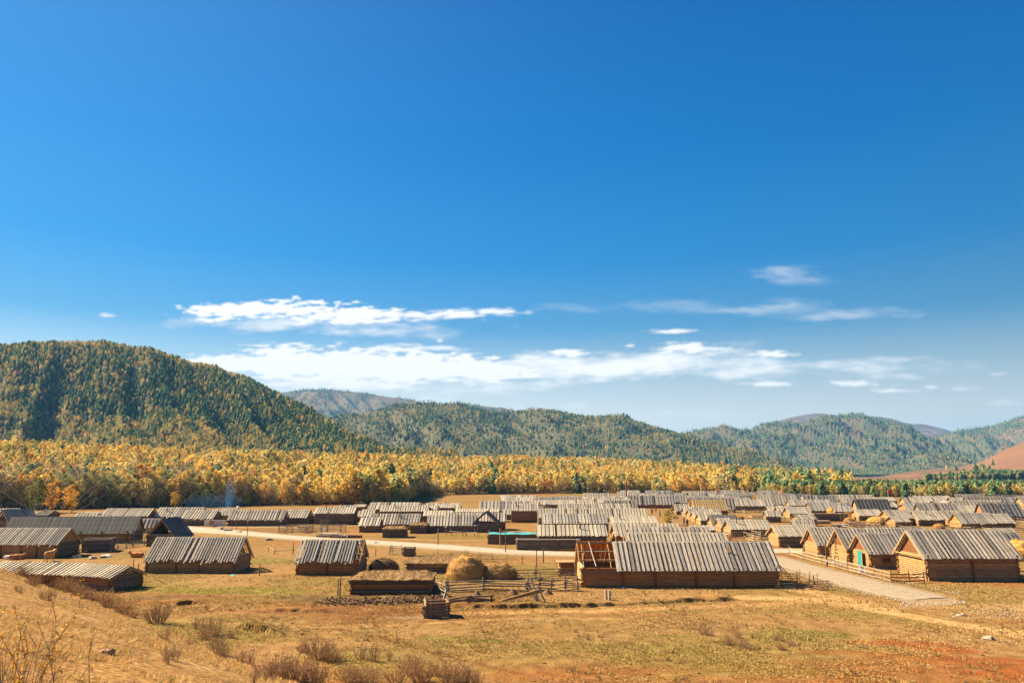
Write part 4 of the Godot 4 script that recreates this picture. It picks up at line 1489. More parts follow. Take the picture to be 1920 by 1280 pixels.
	for spec in hs:
		var h: Hill = spec[0]
		var step: float = spec[1]
		var rows := int((h.point(0.5, 1.0) - h.point(0.5, 0.0)).length() / step * spec[2])
		var cols := int((h.point(0.999, 0.6) - h.point(0.0, 0.6)).length() / step)
		var id: int = spec[4]
		for i in rows:
			for j in cols:
				var s := clampf((j + rf(0, 1)) / cols, 0.0, 0.999)
				var t: float = (i + rf(0, 1)) / rows * spec[2]
				var p := h.point(s, t)
				if not in_frame(p, 0.02):
					continue
				var m := n_kind.get_noise_2d(p.x * 0.5 + 900.0, p.z * 0.5 + p.y) + n_small.get_noise_2d(p.x * 0.35, p.y * 0.6) * 0.55
				var px := col_of(p)
				var fir := 0.5
				if id == 0:      # dense dark firs on the steep face, birches below and on the crest
					fir = clampf(smoothstep(0.45, 0.60, t + m * 0.16) * smoothstep(1.02, 0.84, t + m * 0.12) * 0.52 + m * 0.5, 0.04, 0.78)
					if px > 420.0:
						fir = clampf(lerpf(fir, 0.34 + m * 0.6, smoothstep(420.0, 560.0, px)), 0.15, 0.85)
				elif id == 1:
					fir = clampf(0.50 + m * 0.8, 0.12, 0.88)
					if rng.randf() < 0.05:
						continue
				elif id == 4:
					if m < 0.0:
						continue
					fir = 0.85
				else:
					fir = clampf(0.80 + m * 0.8, 0.35, 0.97)
					if m < -0.3 and t > 0.3 and rng.randf() < 0.4:
						continue
				var hh := rf(6.0, 9.5) * (1.35 if id > 1 else 1.0)
				if rng.randf() < fir:
					plant(("farfir%d" if id > 1 else "fir%d") % (j % 4), p, hh * 1.12, hh * rf(0.9, 1.2), any(FIR) * rf(0.9, 1.6))
				else:
					var c := any(STRAW) if rng.randf() < 0.62 else any(OLIVE)
					if id == 0 and t < 0.35:
						c = any(GOLD) if rng.randf() < 0.45 - t else (any(STRAW) if rng.randf() < 0.55 else any(OLIVE))
					elif id == 0 and rng.randf() < 0.2:
						c = any(GOLD) * 0.85
					if rng.randf() < 0.015:
						c = any(RUST)
					plant(("birch%d" if id == 0 else "far%d") % (j % 4), p, hh * rf(0.9, 1.15), hh * rf(0.9, 1.2), c * rf(0.8, 1.15))
	grow("forest", "autumn forest of golden birches and dark spruces over the hills", "forest", shapes)
	# the foremost trees, each a thing of its own: those that show largest
	edge.sort_custom(func(a, b): return a[0].z > b[0].z)
	var protos := []
	for k in 4:
		protos.append([birch_crown(600 + k, 900, 0.036, 1.0, 0.22 + 0.025 * k, 0.12), trunk_mesh(0.88, 0.014, 6, 610 + k, true)])
	var tints := {}
	for i in edge.size():
		var e: Array = edge[i]
		if i >= 300:
			plant("birch%d" % (i % 4), e[0], e[1], e[1], e[2])
			continue
		var c: Color = e[2]
		var golden := c.r > c.g * 1.26 and c.r > 0.5
		var key := "%d %d %d" % [int(c.r * 14), int(c.g * 14), int(c.b * 30)]
		if not tints.has(key):
			tints[key] = leafy(c, 0.5)
		var far_side: bool = e[3] > 1420.0
		var t := thing("birch_tree", ("golden" if golden else "olive green") + (" autumn tree in front of the spruce strip past the village" if far_side else " autumn birch at the lower edge of the forest"), "tree", e[0], rf(0, TAU), ("golden" if golden else "olive") + " trees along the forest edge" + (" by the spruces" if far_side else ""))
		t.scale = Vector3(e[1] * rf(0.85, 1.2), e[1], e[1] * rf(0.85, 1.2))
		piece("trunk", protos[i % 4][1], plain(Color.WHITE, 0.9, true), t)
		piece("crown", protos[i % 4][0], tints[key], t)
	if woods:
		grow("forest", "further birches filling the gaps of the forest edge", "forest", shapes)
	# single trees and bushes among the houses
	var lone := [[1464, 946, 1.0, Color(0.85, 0.40, 0.03), "bright orange round tree beside the dark plank houses", 22, 300.0], [1416, 949, 1.0, Color(0.62, 0.38, 0.06), "broad golden tree with greenish side near the far roofs", 26, 260.0], [1432, 950, 0.8, Color(0.55, 0.33, 0.06), "low olive gold tree touching the broad golden tree", 20, 262.0], [1346, 935, 0.9, Color(0.66, 0.30, 0.08), "slim rust coloured tree in front of the dark forest wall", 22, 330.0],
		[597, 952, 1.0, Color(0.72, 0.48, 0.07), "round yellow bush behind the small pale roofed house", 15, 175.0], [717, 960, 1.0, Color(0.46, 0.38, 0.10), "small olive bush between two grey roofs", 17, 165.0], [1257, 965, 1.3, Color(0.42, 0.33, 0.06), "large olive yellow bush at the edge of the village street", 32, 170.0], [865, 952, 1.0, Color(0.74, 0.40, 0.05), "yellow bush in the middle of the pale roofs", 14, 185.0], [890, 948, 1.0, Color(0.80, 0.40, 0.04), "pair of low orange bushes by the white chimney box", 12, 200.0], [1594, 952, 1.0, Color(0.70, 0.36, 0.06), "yellow bush behind the round topped haystack", 16, 190.0],
		[128, 968, 1.0, Color(0.84, 0.54, 0.09), "vivid orange birch standing over the long dark roof", 52, 225.0], [66, 968, 1.0, Color(0.20, 0.21, 0.06), "dark green round tree beside the vivid orange birch", 62, 222.0], [92, 968, 1.0, Color(0.78, 0.46, 0.06), "pale yellow tree between the green and the orange tree", 58, 228.0], [388, 945, 1.0, Color(0.20, 0.22, 0.07), "dark green birch near the smoke at forest edge", 46, 262.0], [327, 948, 1.0, Color(0.66, 0.44, 0.07), "small yellow tree in front of the forest shade", 32, 258.0], [1848, 962, 1.0, Color(0.24, 0.22, 0.06), "olive bush between dark roofed house and small log house", 20, 200.0]]
	var k := 0
	for e in lone:
		var g := dpx(e[0], row_at(e[6]), e[6])
		var hh: float = e[5] * e[6] / F * 1.03
		var t := thing("tree" if hh > 5.0 else "bush", e[4], "tree" if hh > 5.0 else "bush", Vector3(g.x, -0.05, g.z), rf(0, TAU))
		t.scale = Vector3(hh * 1.25 * e[2], hh, hh * 1.25 * e[2])
		piece("trunk", protos[k % 4][1], plain(Color.WHITE, 0.9, true), t)
		piece("crown", protos[k % 4][0], leafy(e[3], 0.4), t)
		k += 1

func turn_of(p: Vector3, q: Vector3) -> float:
	return atan2(-(q.z - p.z), q.x - p.x)

func build_near() -> void:
	# the long barn in the middle; its left bay has lost the near side of its roof
	var barn := house("log_barn", "long log barn with striped plank roof and one bare rafter bay", 1093, 1460, 1101, 1071, 1015, {"w": 5.6, "lv": 2, "roof": GREY, "wall": RED, "end": TAN, "gl": "open", "gr": "board", "skipl": 0.185, "under": [Color(0.85, 0.34, 0.06), Color(0.80, 0.30, 0.05), Color(0.88, 0.38, 0.08)], "posts": [0.205, 0.37, 0.58, 0.775], "rag": 0.03, "turn": 0.004}, "")  # brightened orange boards paint the light on the bare bay's roof underside
	var bl := 19.4
	var q := MB.new()
	q.tube(Vector3(-bl * 0.5 + 1.3, 2.1, 2.9), Vector3(-bl * 0.5 + 0.9, 4.2, 0.1), 0.06, 0.05, 6)
	piece("leaning_pole", q.done(), wood(PALE[0], 0), barn)
	q = MB.new()
	q.tube(Vector3(5.3, 2.9, 1.3), Vector3(5.28, 3.75, 1.3), 0.09, 0.08, 7)
	piece("stove_pipe", q.done(), wood(TAN[2], 0), barn)
	house("log_house", "plank roofed house directly behind the long barn", 1184, 1368, row_at(90.5), 1035, 999, {"w": 5.0, "lv": 2, "roof": PALE, "wall": RED, "end": TAN})
	house("log_house", "grey plank roof two rows behind the long barn", 1188, 1336, row_at(103), 1020, 988, {"w": 5.0, "roof": GREY, "wall": RED})
	house("log_house", "long pale roofed house with red wall and dark ridge cap", 1157, 1275, row_at(117), 1005, 981, {"w": 5.0, "roof": PALE, "wall": RED})
	# left
	house("log_house", "open gabled log house with ragged overlong roof boards", 274, 437, 1074, 1052, 1007, {"w": 5.0, "lv": 2, "roof": MIXED + [Color(0.46, 0.42, 0.37), Color(0.5, 0.46, 0.4)], "wall": TAN, "end": TAN, "gr": "open", "gl": "open", "rag": 0.22, "gap": 0.035, "pitch": 0.155, "posts": [0.0, 0.34, 0.6, 1.0]})
	house("log_hut", "small red log hut with half bare gable and loose roof boards", 557, 669, 1078, 1054, 1012, {"w": 4.6, "lv": 2, "roof": MIXED + [Color(0.5, 0.48, 0.45)], "wall": RED, "end": TAN, "gr": "open", "gl": "open", "rag": 0.2, "gap": 0.05, "pitch": 0.16, "skipr": 0.11, "posts": [0.0, 0.5, 1.0]})
	house("log_house", "log house with worn two toned roof boards beside long dark shed", -75, 103, 1046, 1022, 990, {"w": 5.0, "lv": 2, "roof": MIXED, "wall": TAN, "end": DIM, "pitch": 0.18, "posts": [0.42, 0.63, 0.8, 1.0]})
	house("long_shed", "very long shed with smooth grey roof darkened for shade", 12, 241, 1019, 1001, 968, {"w": 3.7, "turn": 0.09, "roof": DARK_GREY, "wall": TAN, "end": DIM, "posts": [0.58, 0.75, 0.95], "pitch": 0.36, "lift": 0.012})  # roof shade lies partly in its dark board colour, partly in pitch and turn
	var p := gpx(126, 1103)
	var r := gpx(204, 1109)
	var tn := turn_of(p, r)
	house_at("low_shed", "low grey plank roofed shed with log end wall behind shrubs", (p + r) * 0.5 + Basis(Vector3.UP, tn) * Vector3(0, 0, -1.8), tn, (r - p).length(), 3.6, 1.45, 2.15, {"lv": 2, "roof": PALE, "wall": RED + DIM, "end": DIM, "gr": "open", "gl": "open", "rag": 0.06, "cat": "shed", "posts": [1.0]})
	p = gpx(-70, 1094)
	r = gpx(122, 1101)
	tn = turn_of(p, r)
	house_at("low_shed", "long low shed with sagging board roof half hidden by the slope", (p + r) * 0.5 + Basis(Vector3.UP, tn) * Vector3(0, 0, -1.9), tn, (r - p).length(), 3.8, 1.35, 2.05, {"lv": 2, "roof": PALE, "wall": RED, "end": DIM, "gr": "open", "gl": "open", "rag": 0.1, "gap": 0.05, "cat": "shed"})
	# right
	var big := house("log_house", "large log house with light striped roof beside the road end", 1741, 1911, 1089, 1048, 993, {"w": 5.8, "lv": 2, "roof": GREY + [Color(0.46, 0.41, 0.35)], "wall": RED + TAN, "end": TAN, "gable_col": Color(0.30, 0.13, 0.05), "posts": [0.5], "og": 0.5, "turn": 0.0})
	q = MB.new()
	q.col = Color.WHITE
	q.tube(Vector3(-5.2, 2.5, 2.6), Vector3(-5.2, 2.5, -2.6), 0.07, 0.07, 6)
	piece("cross_beam", q.done(), wood(TAN[2], 0), big)
	var hut := house("log_hut", "small log hut with teal door and dark striped roof", 1634, 1693, 1066, 1040, 999, {"w": 4.8, "lv": 2, "roof": [GREY[4], GREY[2], GREY[1], MIXED[1], GREY[0]], "wall": TAN, "end": TAN, "gable_col": Color(0.30, 0.12, 0.05), "og": 0.45, "turn": 0.0})
	door_on(hut, Vector3(-2.28, 1.0, 0.6), -PI / 2, Vector2(1.0, 1.9), Color(0.015, 0.22, 0.22), TAN[2])
	window_on(hut, Vector3(0.0, 1.05, 2.53), 0.0, Vector2(1.0, 0.6), Color(0.05, 0.03, 0.02), RED[1])
	house("log_house", "striped roof house standing between the teal door hut and large house", 1645, 1752, row_at(104), 1030, 989, {"w": 5.0, "lv": 2, "roof": GREY, "wall": TAN, "end": TAN})
	house("log_house", "log house with ladder by its gable behind the rail fence", 1592, 1655, 1057, 1031, 990, {"w": 5.0, "lv": 2, "roof": GREY, "wall": TAN, "end": TAN, "gable_col": Color(0.32, 0.13, 0.05), "og": 0.45, "turn": 0.0})
	house("log_house", "log house with golden wall in the shade under its eave", 1537, 1585, 1044, 1023, 988, {"w": 5.0, "lv": 2, "roof": PALE, "wall": TAN, "end": TAN, "gable_col": Color(0.36, 0.17, 0.06), "og": 0.45, "turn": 0.0})
	house("log_house", "pale roofed house with grey log wall at the bend of road", 1463, 1540, 1026, 1006, 984, {"w": 5.0, "lv": 2, "roof": PALE, "wall": DIM, "end": TAN, "gable_col": Color(0.36, 0.17, 0.06), "og": 0.4})

func build_village() -> void:
	var mid := [
		["log_house", "house with low dark eave and short annex at the meadow edge", 1806, 1866, 990, 982, 961, MIXED, RED], ["log_house", "short annex with striped roof at the meadow edge", 1869, 1903, 990, 981, 963, GREY, RED],
		["log_house", "middle house of the row above the large log house", 1725, 1772, 986, 975, 957, GREY, DIM], ["log_house", "house with pale gutter line beside the golden haystack", 1670, 1712, 985, 972, 956, GREY, RED], ["log_house", "house beside the golden haystack with orange end wall", 1613, 1655, 976, 967, 955, GREY, RED], ["log_house", "narrow roof wedged behind the low dark eaved house", 1779, 1808, 984, 974, 957, PALE, TAN],
		["log_house", "grey roofed house with white barge board in the far rows", 1635, 1684, 956, 951, 941, GREY, RED], ["long_shed", "long dark roofed hall with golden gable", 1719, 1800, 960, 955, 943, DIM, RED], ["log_house", "small log house with lit end wall beside olive bush", 1842, 1880, 962, 953, 942, GREY, TAN], ["log_hut", "tiny grey roofed hut beside the white barge board house", 1609, 1628, 953, 949, 942, GREY, TAN],
		["log_house", "broad grey roof beside the long flat corral", 1482, 1520, 972, 963, 950, GREY, DIM], ["log_hut", "pale roof next to the broad grey roof", 1464, 1478, 968, 961, 950, PALE, DIM], ["log_hut", "narrow grey roof at the end of the pale roof pair", 1446, 1460, 966, 960, 949, GREY, DIM],
		["log_house", "large pale roof with white posts in front of its wall", 1373, 1446, 1006, 993, 974, PALE, RED], ["log_hut", "second gable from the street row with plain pale roof", 1354, 1372, 999, 989, 971, PALE, RED], ["log_house", "dark roofed house in the row along the street", 1339, 1385, 991, 983, 965, DARK_GREY, RED], ["log_house", "grey roof house with deep eave along the street", 1316, 1352, 985, 976, 961, GREY, RED], ["log_hut", "pale narrow gable along the street row", 1305, 1325, 980, 971, 958, PALE, RED], ["log_house", "long grey roof third up the street row", 1296, 1352, 975, 967, 954, GREY, DIM], ["log_house", "grey roof fourth up the street row", 1287, 1328, 971, 963, 950, GREY, DIM], ["log_house", "roof at upper end of the street row by olive bush", 1269, 1322, 965, 958, 945, GREY, DIM],
		["long_shed", "pale striped shed behind the low log corral", 1012, 1136, 1028, 1005, 984, PALE, RED], ["log_house", "house with patched gaps in its grey roof", 1020, 1137, row_at(140), 982, 963, MIXED, RED], ["long_shed", "very long pale roof in the middle of the village", 1013, 1213, row_at(157), 971, 953, PALE, RED], ["log_house", "pale roof with blue tent corner before it", 1150, 1231, row_at(134), 981, 968, PALE, RED], ["long_shed", "wide grey roof below the far white roofs", 1050, 1183, row_at(186), 957, 944, GREY, RED], ["log_house", "grey and pale roof beside the small blue gable", 960, 1012, row_at(180), 958, 944, GREY, RED], ["long_shed", "far long white looking roof near the hay coloured mound", 1016, 1113, row_at(216), 946, 937, PALE, RED], ["log_house", "far grey roof at the end of the white roof", 1123, 1183, row_at(226), 943, 935, PALE, DIM],
		["log_house", "weathered house with dark ragged eave and lamp post before it", 428, 527, 986, 975, 956, GREY, DIM], ["log_house", "pale roofed house beside the lamp post house", 533, 573, 982.5, 971, 955, PALE, DIM], ["log_hut", "very pale roof hut beside dark gable", 581, 600, 980, 973, 959.5, PALE, RED], ["log_hut", "narrow house behind the wooden power pole", 604, 616, 979, 970, 957, PALE, DIM], ["log_house", "long roof behind the yellow bush", 590, 660, row_at(172), 963, 951, GREY, DIM], ["log_hut", "white looking lean roof in the yard", 636, 656, 975, 968, 957, PALE, DIM], ["log_hut", "roof just above the small red hut", 677, 697, 984, 969, 955, PALE, RED], ["log_hut", "small red walled hut standing alone on the grass", 674.5, 707, 998, 986, 970, GREY, RED], ["log_house", "grey roofed house with teal window frames", 692, 783, 993, 983, 963, GREY, RED], ["log_house", "long striped house with orange wall panels behind pole", 802, 894, 998, 986, 966, GREY, DIM], ["log_house", "house with dark ridge behind the long striped house", 838, 946, 994, 978, 961, GREY, RED],
		["log_house", "lone grey roof before the dark forest wall", 190, 274, 982, 968, 953, PALE, DIM], ["log_house", "rear one of two joined grey roofs by the white wall", 290, 371, 981, 969, 951, GREY, DIM], ["log_house", "front one of two joined grey roofs by the white wall", 341, 396, 985.5, 973, 956, GREY, DIM], ["log_house", "pale roof below the smoke", 399, 436, 975, 968, 953, PALE, TAN], ["log_hut", "small blue roof over the ridge of the long dark shed", 64, 87, 973, 968, 961, DARK_GREY, RED], ["log_house", "pale roof with broken boards behind the long dark shed", -25, 22, 980, 968, 953, PALE, DIM],
		["long_shed", "grey striped roof at foot of meadow in the far middle", 714, 800, row_at(186), 959, 947, GREY, DIM], ["log_house", "pale roof with dark gable beside the grey striped roof", 803, 818, row_at(188), 956, 948, PALE, DIM], ["log_house", "far pale roof pair beside yellow bush", 822, 850, row_at(196), 952, 945, PALE, DIM], ["log_house", "pale roof under the orange bushes", 856, 932, row_at(182), 960, 953.5, PALE, DIM], ["log_house", "pale roof partly covered by the house with dark ridge", 795, 845, row_at(165), 967, 957, PALE, RED],
	]
	for e in mid:
		house(e[0], e[1], e[2], e[3], e[4], e[5], e[6], {"w": rf(4.4, 5.2), "roof": e[7], "wall": e[8] + DIM if e[8] == RED else e[8], "end": TAN if e[2] > 1240 else DIM, "barge": TAN[2] if e[2] > 1240 else DIM[0], "rag": rf(0.04, 0.16), "gap": 0.012, "turn": rf(-0.035, 0.035)}.merged({"pipe": rf(-0.35, 0.35)} if rng.randf() < 0.35 else {}))  # sunlit ends painted tan, shaded ends dim; barge boards follow
	# gables that face the viewer
	house_at("open_hut", "dark roofed open hut with triangular gable behind ragged house", Vector3(dpx(312, 1010, 121).x, 0, -122.0), PI / 2 - 0.12, 4.6, 4.4, 1.9, 4.25, {"lv": 2, "roof": DARK_GREY, "wall": DIM, "gl": "open", "gr": "open", "pitch": 0.3, "lift": 0.012})
	house_at("open_hut", "blue roofed hut with open gable beside long striped house", Vector3(dpx(912, 990, 150).x, 0, -151.5), PI / 2 - 0.1, 4.0, 4.6, 1.9, 3.9, {"lv": 1, "roof": DARK_GREY, "wall": DIM, "gl": "open", "gr": "open"})
	house_at("open_hut", "small house with blue gable roof rising from pale roofs", Vector3(dpx(1026, 960, 170).x, 0, -171.0), PI / 2, 4.0, 3.8, 3.2, 4.7, {"lv": 1, "roof": DARK_GREY, "wall": PALE})
	house_at("open_hut", "hut with crossed pale gable boards behind long dark shed", Vector3(dpx(24, 970, 150).x, 0, -151.0), PI / 2 - 0.5, 5.0, 4.4, 2.4, 4.4, {"lv": 1, "roof": PALE, "wall": DIM, "gl": "open", "gr": "open"})
	house_at("village_house", "house with new yellow straw coloured roof in the distant rows", Vector3(dpx(1330, 945, 205).x, 0, -206.0), 0.0, 8.5, 5.0, 2.0, 4.3, {"lv": 1, "roof": [Color(0.72, 0.50, 0.22), Color(0.70, 0.47, 0.20), Color(0.74, 0.53, 0.25)], "wall": RED})
	house_at("village_house", "white cabins at the edge of the upper meadow beyond spruces", dpx(1815, 912, 640), 0.0, 10.0, 5.0, 2.5, 4.5, {"lv": 0, "roof": [Color(0.75, 0.75, 0.75)], "wall": PALE, "y": dpx(1815, 914, 640).y})

	# long low log corrals and sod roofed sheds
	var p := gpx(970, 1032)
	var q := gpx(1085, 1032)
	var c1 := crib("log_corral", "long low dark log corral topped by a pale pole", "corral", (p + q) * 0.5 + Vector3(0, -0.05, -2.2), 0.0, (q - p).length(), 4.4, 1.5, DIM, 0.21)
	piece("top_pole", logs[0], wood(PALE[0], 0), c1, Transform3D(along(Vector3.RIGHT).scaled_local(Vector3(0.17, 0.17, (q - p).length() + 0.6)), Vector3(0, 1.62, 2.2)))
	for f in [0.33, 0.66]:
		var m := MB.new()
		m.box(Transform3D(along(Vector3.UP, Vector3.BACK), Vector3((f - 0.5) * (q - p).length(), 0.75, 2.36)), Vector3(0.2, 0.14, 1.55))
		piece("post", m.done(), wood(DIM[3], 1), c1)
	p = gpx(916, 1020)
	q = gpx(1008, 1020)
	var c2 := crib("log_corral", "dark log pen roofed with turquoise sheets", "pen", (p + q) * 0.5 + Vector3(0, -0.05, -2.0), 0.0, (q - p).length(), 4.0, 1.4, DIM, 0.21)
	var sheet := MB.new()
	for i in 9:
		var x0 := lerpf(-0.5, 0.5, i / 9.0) * (q - p).length()
		var x1 := lerpf(-0.5, 0.5, (i + 1) / 9.0) * (q - p).length()
		sheet.quad(Vector3(x0, 1.62 + 0.05 * sin(i * 1.7), 2.3), Vector3(x1, 1.62 + 0.05 * sin((i + 1) * 1.7), 2.3), Vector3(x1, 1.72 + 0.06 * sin((i + 1) * 2.1), -0.6), Vector3(x0, 1.72 + 0.06 * sin(i * 2.1), -0.6), Vector3.UP)
		sheet.quad(Vector3(x0, 1.59 + 0.05 * sin(i * 1.7), 2.3), Vector3(x1, 1.59 + 0.05 * sin((i + 1) * 1.7), 2.3), Vector3(x1, 1.62 + 0.05 * sin((i + 1) * 1.7), 2.3), Vector3(x0, 1.62 + 0.05 * sin(i * 1.7), 2.3), Vector3.BACK)
	piece("roof_sheet", sheet.done(), plain(Color(0.06, 0.27, 0.29), 0.6), c2)
	p = gpx(1529, 977)
	q = gpx(1588, 977)
	var c3 := crib("log_corral", "long flat topped dark corral with pale top edge", "corral", (p + q) * 0.5 + Vector3(0, -0.05, -2.0), 0.0, (q - p).length(), 4.0, 1.7, DIM, 0.28)
	piece("top_pole", logs[0], wood(PALE[0], 0), c3, Transform3D(along(Vector3.RIGHT).scaled_local(Vector3(0.25, 0.25, (q - p).length() + 0.6)), Vector3(0, 1.8, 2.0)))
	sod_shed("low sod roofed shed with grassy top and log front wall", 658, 803, 1114, 1.28, 5.2, DIM + RED, 3)
	sod_shed("second sod roofed shed with dry weeds behind the haystacks", 763, 858, 1074, 1.05, 5.0, DIM, 4)
	sod_shed("small sod shed in front of the teal window house", 718, 758, 1008, 1.5, 3.2, DIM, 5)
	sod_shed("turf topped log store beside the long striped house", 770, 798, 1000, 1.5, 3.0, DIM, 6)
	var w0 := gpx(169, 1036)
	crib("log_crib", "square grey log crib with loose planks on top", "crib", w0 + Vector3(0, 0, -2.0), 0.25, 3.4, 3.0, 1.7, [Color(0.28, 0.24, 0.2), Color(0.33, 0.28, 0.23), Color(0.24, 0.2, 0.17)], 0.2)
	w0 = gpx(1066, 1078)
	var s1 := crib("log_crib", "small log calf shed behind the pole fence", "shed", w0 + Vector3(0, -0.03, -1.2), 0.1, 1.9, 1.8, 1.25, RED, 0.18)
	var rq := MB.new()
	rq.box(Transform3D(Basis(), Vector3(0, 1.36, 0)), Vector3(2.4, 0.12, 2.3))
	piece("roof_slab", rq.done(), wood(TAN[1], 1), s1)
	w0 = gpx(815, 1158)
	var box := crib("log_crib", "small weathered log crib standing alone on the brown ground", "crib", w0 + Vector3(0.05, 0.0, -0.7), 0.22, 1.75, 1.35, 1.12, [Color(0.36, 0.24, 0.14), Color(0.30, 0.19, 0.11), Color(0.42, 0.31, 0.2)], 0.19)
	for e in [[-0.95, 0.75], [-0.55, 0.85]]:
		var m := MB.new()
		m.tube(Vector3(e[0], -0.2, e[1]), Vector3(e[0] + 0.05, 1.75, e[1] - 0.05), 0.05, 0.04, 6)
		piece("post", m.done(), wood(DIM[2], 0), box)

func build_distant() -> void:
	# distant rows: look-alike roofs
	var d := 186.0
	while d < 345.0:
		var x := -62.0 * d / 190.0
		while x < 190.0:
			var L := rf(7.0, 15.0)
			var px := col_of(Vector3(x + L * 0.5, 0, -d))
			var ok := px > 690.0 and px < 1960.0 and not (px > 1200.0 and px < 1262.0 and d < 250.0)
			if px < 970.0 and d > 215.0:
				ok = false
			if px < 1180.0 and d > 300.0 or px > 1480.0 and d > 290.0:
				ok = false
			for s in footprints:
				if absf(s[0] - x - L * 0.5) < L * 0.5 + s[2] + 0.6 and absf(s[1] + d + 2.4) < s[3] + 3.0:
					ok = false
			if ok and rng.randf() < (0.86 if px < 1500.0 else 0.62):
				var tone: Array = [GREY, PALE, PALE, GREY, MIXED][rng.randi() % 5] if px < 1400.0 else [GREY, DARK_GREY, GREY, MIXED, PALE][rng.randi() % 5]
				house_at("village_house", "small grey roofed log house in the distant rows of the village", Vector3(x + L * 0.5, 0, -d - 2.4), rf(-0.12, 0.12), L, rf(3.8, 5.4), rf(1.3, 2.1), rf(2.8, 4.3), {"lv": 0, "roof": tone, "wall": [RED, DIM, TAN][rng.randi() % 3], "end": TAN, "gap": 0.01, "rag": 0.1}.merged({"pipe": rf(-0.35, 0.35)} if rng.randf() < 0.3 else {}), "distant village houses")
			x += L + rf(1.5, 7.0)
		d += rf(11.0, 15.0)

func sod_shed(label: String, x0: float, x1: float, base: float, h: float, w: float, tones: Array, s: int) -> void:
	var p := gpx(x0, base)
	var q := gpx(x1, base)
	var L := (q - p).length()
	var t := crib("sod_shed", label, "shed", (p + q) * 0.5 + Vector3(0, -0.06, -w * 0.5), rf(-0.02, 0.03), L, w, h, tones, 0.19)
	var m := MB.new()
	var nz := noise(700 + s, 0.5, 3)
	var nx := 40
	var ny := 18
	var g := []
	for i in ny + 1:
		var row := []
		for j in nx + 1:
			var x := lerpf(-L * 0.5 - 0.3, L * 0.5 + 0.3, float(j) / nx)
			var z := lerpf(w * 0.5 + 0.3, -w * 0.5 - 0.3, float(i) / ny)
			var e := minf(minf(float(j) / nx, 1.0 - float(j) / nx) * 8.0, minf(float(i) / ny, 1.0 - float(i) / ny) * 4.0)
			row.append(Vector3(x, h + 0.12 + smoothstep(0.0, 1.0, e) * 0.32 + nz.get_noise_2d(x * 2.0, z * 2.0) * 0.12, z))
		g.append(row)
	for i in ny:
		for j in nx:
			var a: Vector3 = g[i][j]
			m.col = Color(0.17, 0.108, 0.054).lerp(Color(0.23, 0.135, 0.055), clampf(nz.get_noise_2d(a.x * 3.0, a.z * 3.0) + 0.5, 0, 1)) * rf(0.85, 1.1)
			m.quad(g[i][j], g[i][j + 1], g[i + 1][j + 1], g[i + 1][j], Vector3.UP)
	m.col = Color(0.22, 0.13, 0.06)
	for j in nx:
		for i in [0, ny]:
			var dn := Vector3(0, -0.16, 0)
			m.quad(g[i][j], g[i][j + 1], g[i][j + 1] + dn, g[i][j] + dn, Vector3(0, 0, 1 if i == 0 else -1))
	for i in ny:
		for j in [0, nx]:
			var dn := Vector3(0, -0.16, 0)
			m.quad(g[i][j], g[i + 1][j], g[i + 1][j] + dn, g[i][j] + dn, Vector3(-1 if j == 0 else 1, 0, 0))
	piece("sod_roof", m.done(), plain(Color.WHITE, 0.95, true), t)
	var wd := MB.new()
	for k in int(L * w * 12.0):
		var a: Vector3 = g[rng.randi() % ny][rng.randi() % nx]
		var hh := rf(0.08, 0.28) + (0.35 * rng.randf() if nz.get_noise_2d(a.x, a.z + 40.0) > 0.1 else 0.0)
		var o := a + Vector3(rf(-0.1, 0.1), 0, rf(-0.15, 0.15))
		wd.col = [Color(0.34, 0.18, 0.065), Color(0.28, 0.18, 0.075), Color(0.22, 0.13, 0.055)][rng.randi() % 3] * rf(0.8, 1.2)
		wd.tri(o - Vector3(0.02, 0, 0), o + Vector3(0.02, 0, 0), o + Vector3(rf(-0.1, 0.1), hh, rf(-0.1, 0.1)), Vector3(0, 0, 1))
	piece("weeds", wd.done(), plain(Color.WHITE, 0.9, true), t, Transform3D(), "stuff")
	for k in int(L / 1.4):
		var e := MB.new()
		var x := lerpf(-L * 0.5, L * 0.5, (k + 0.5) / int(L / 1.4))
		e.tube(Vector3(x, h + 0.06, w * 0.5 + 0.25), Vector3(x, h + 0.06, -w * 0.5 - 0.2), 0.06, 0.06, 6)
		piece("roof_pole", e.done(), wood(PALE[2], k % 3), t)

func line_px(a: Array) -> Array:
	var o := []
	for e in a:
		var p := gpx(e[0], e[1])
		o.append(Vector3(p.x, gh(p.x, p.z), p.z))
	return o

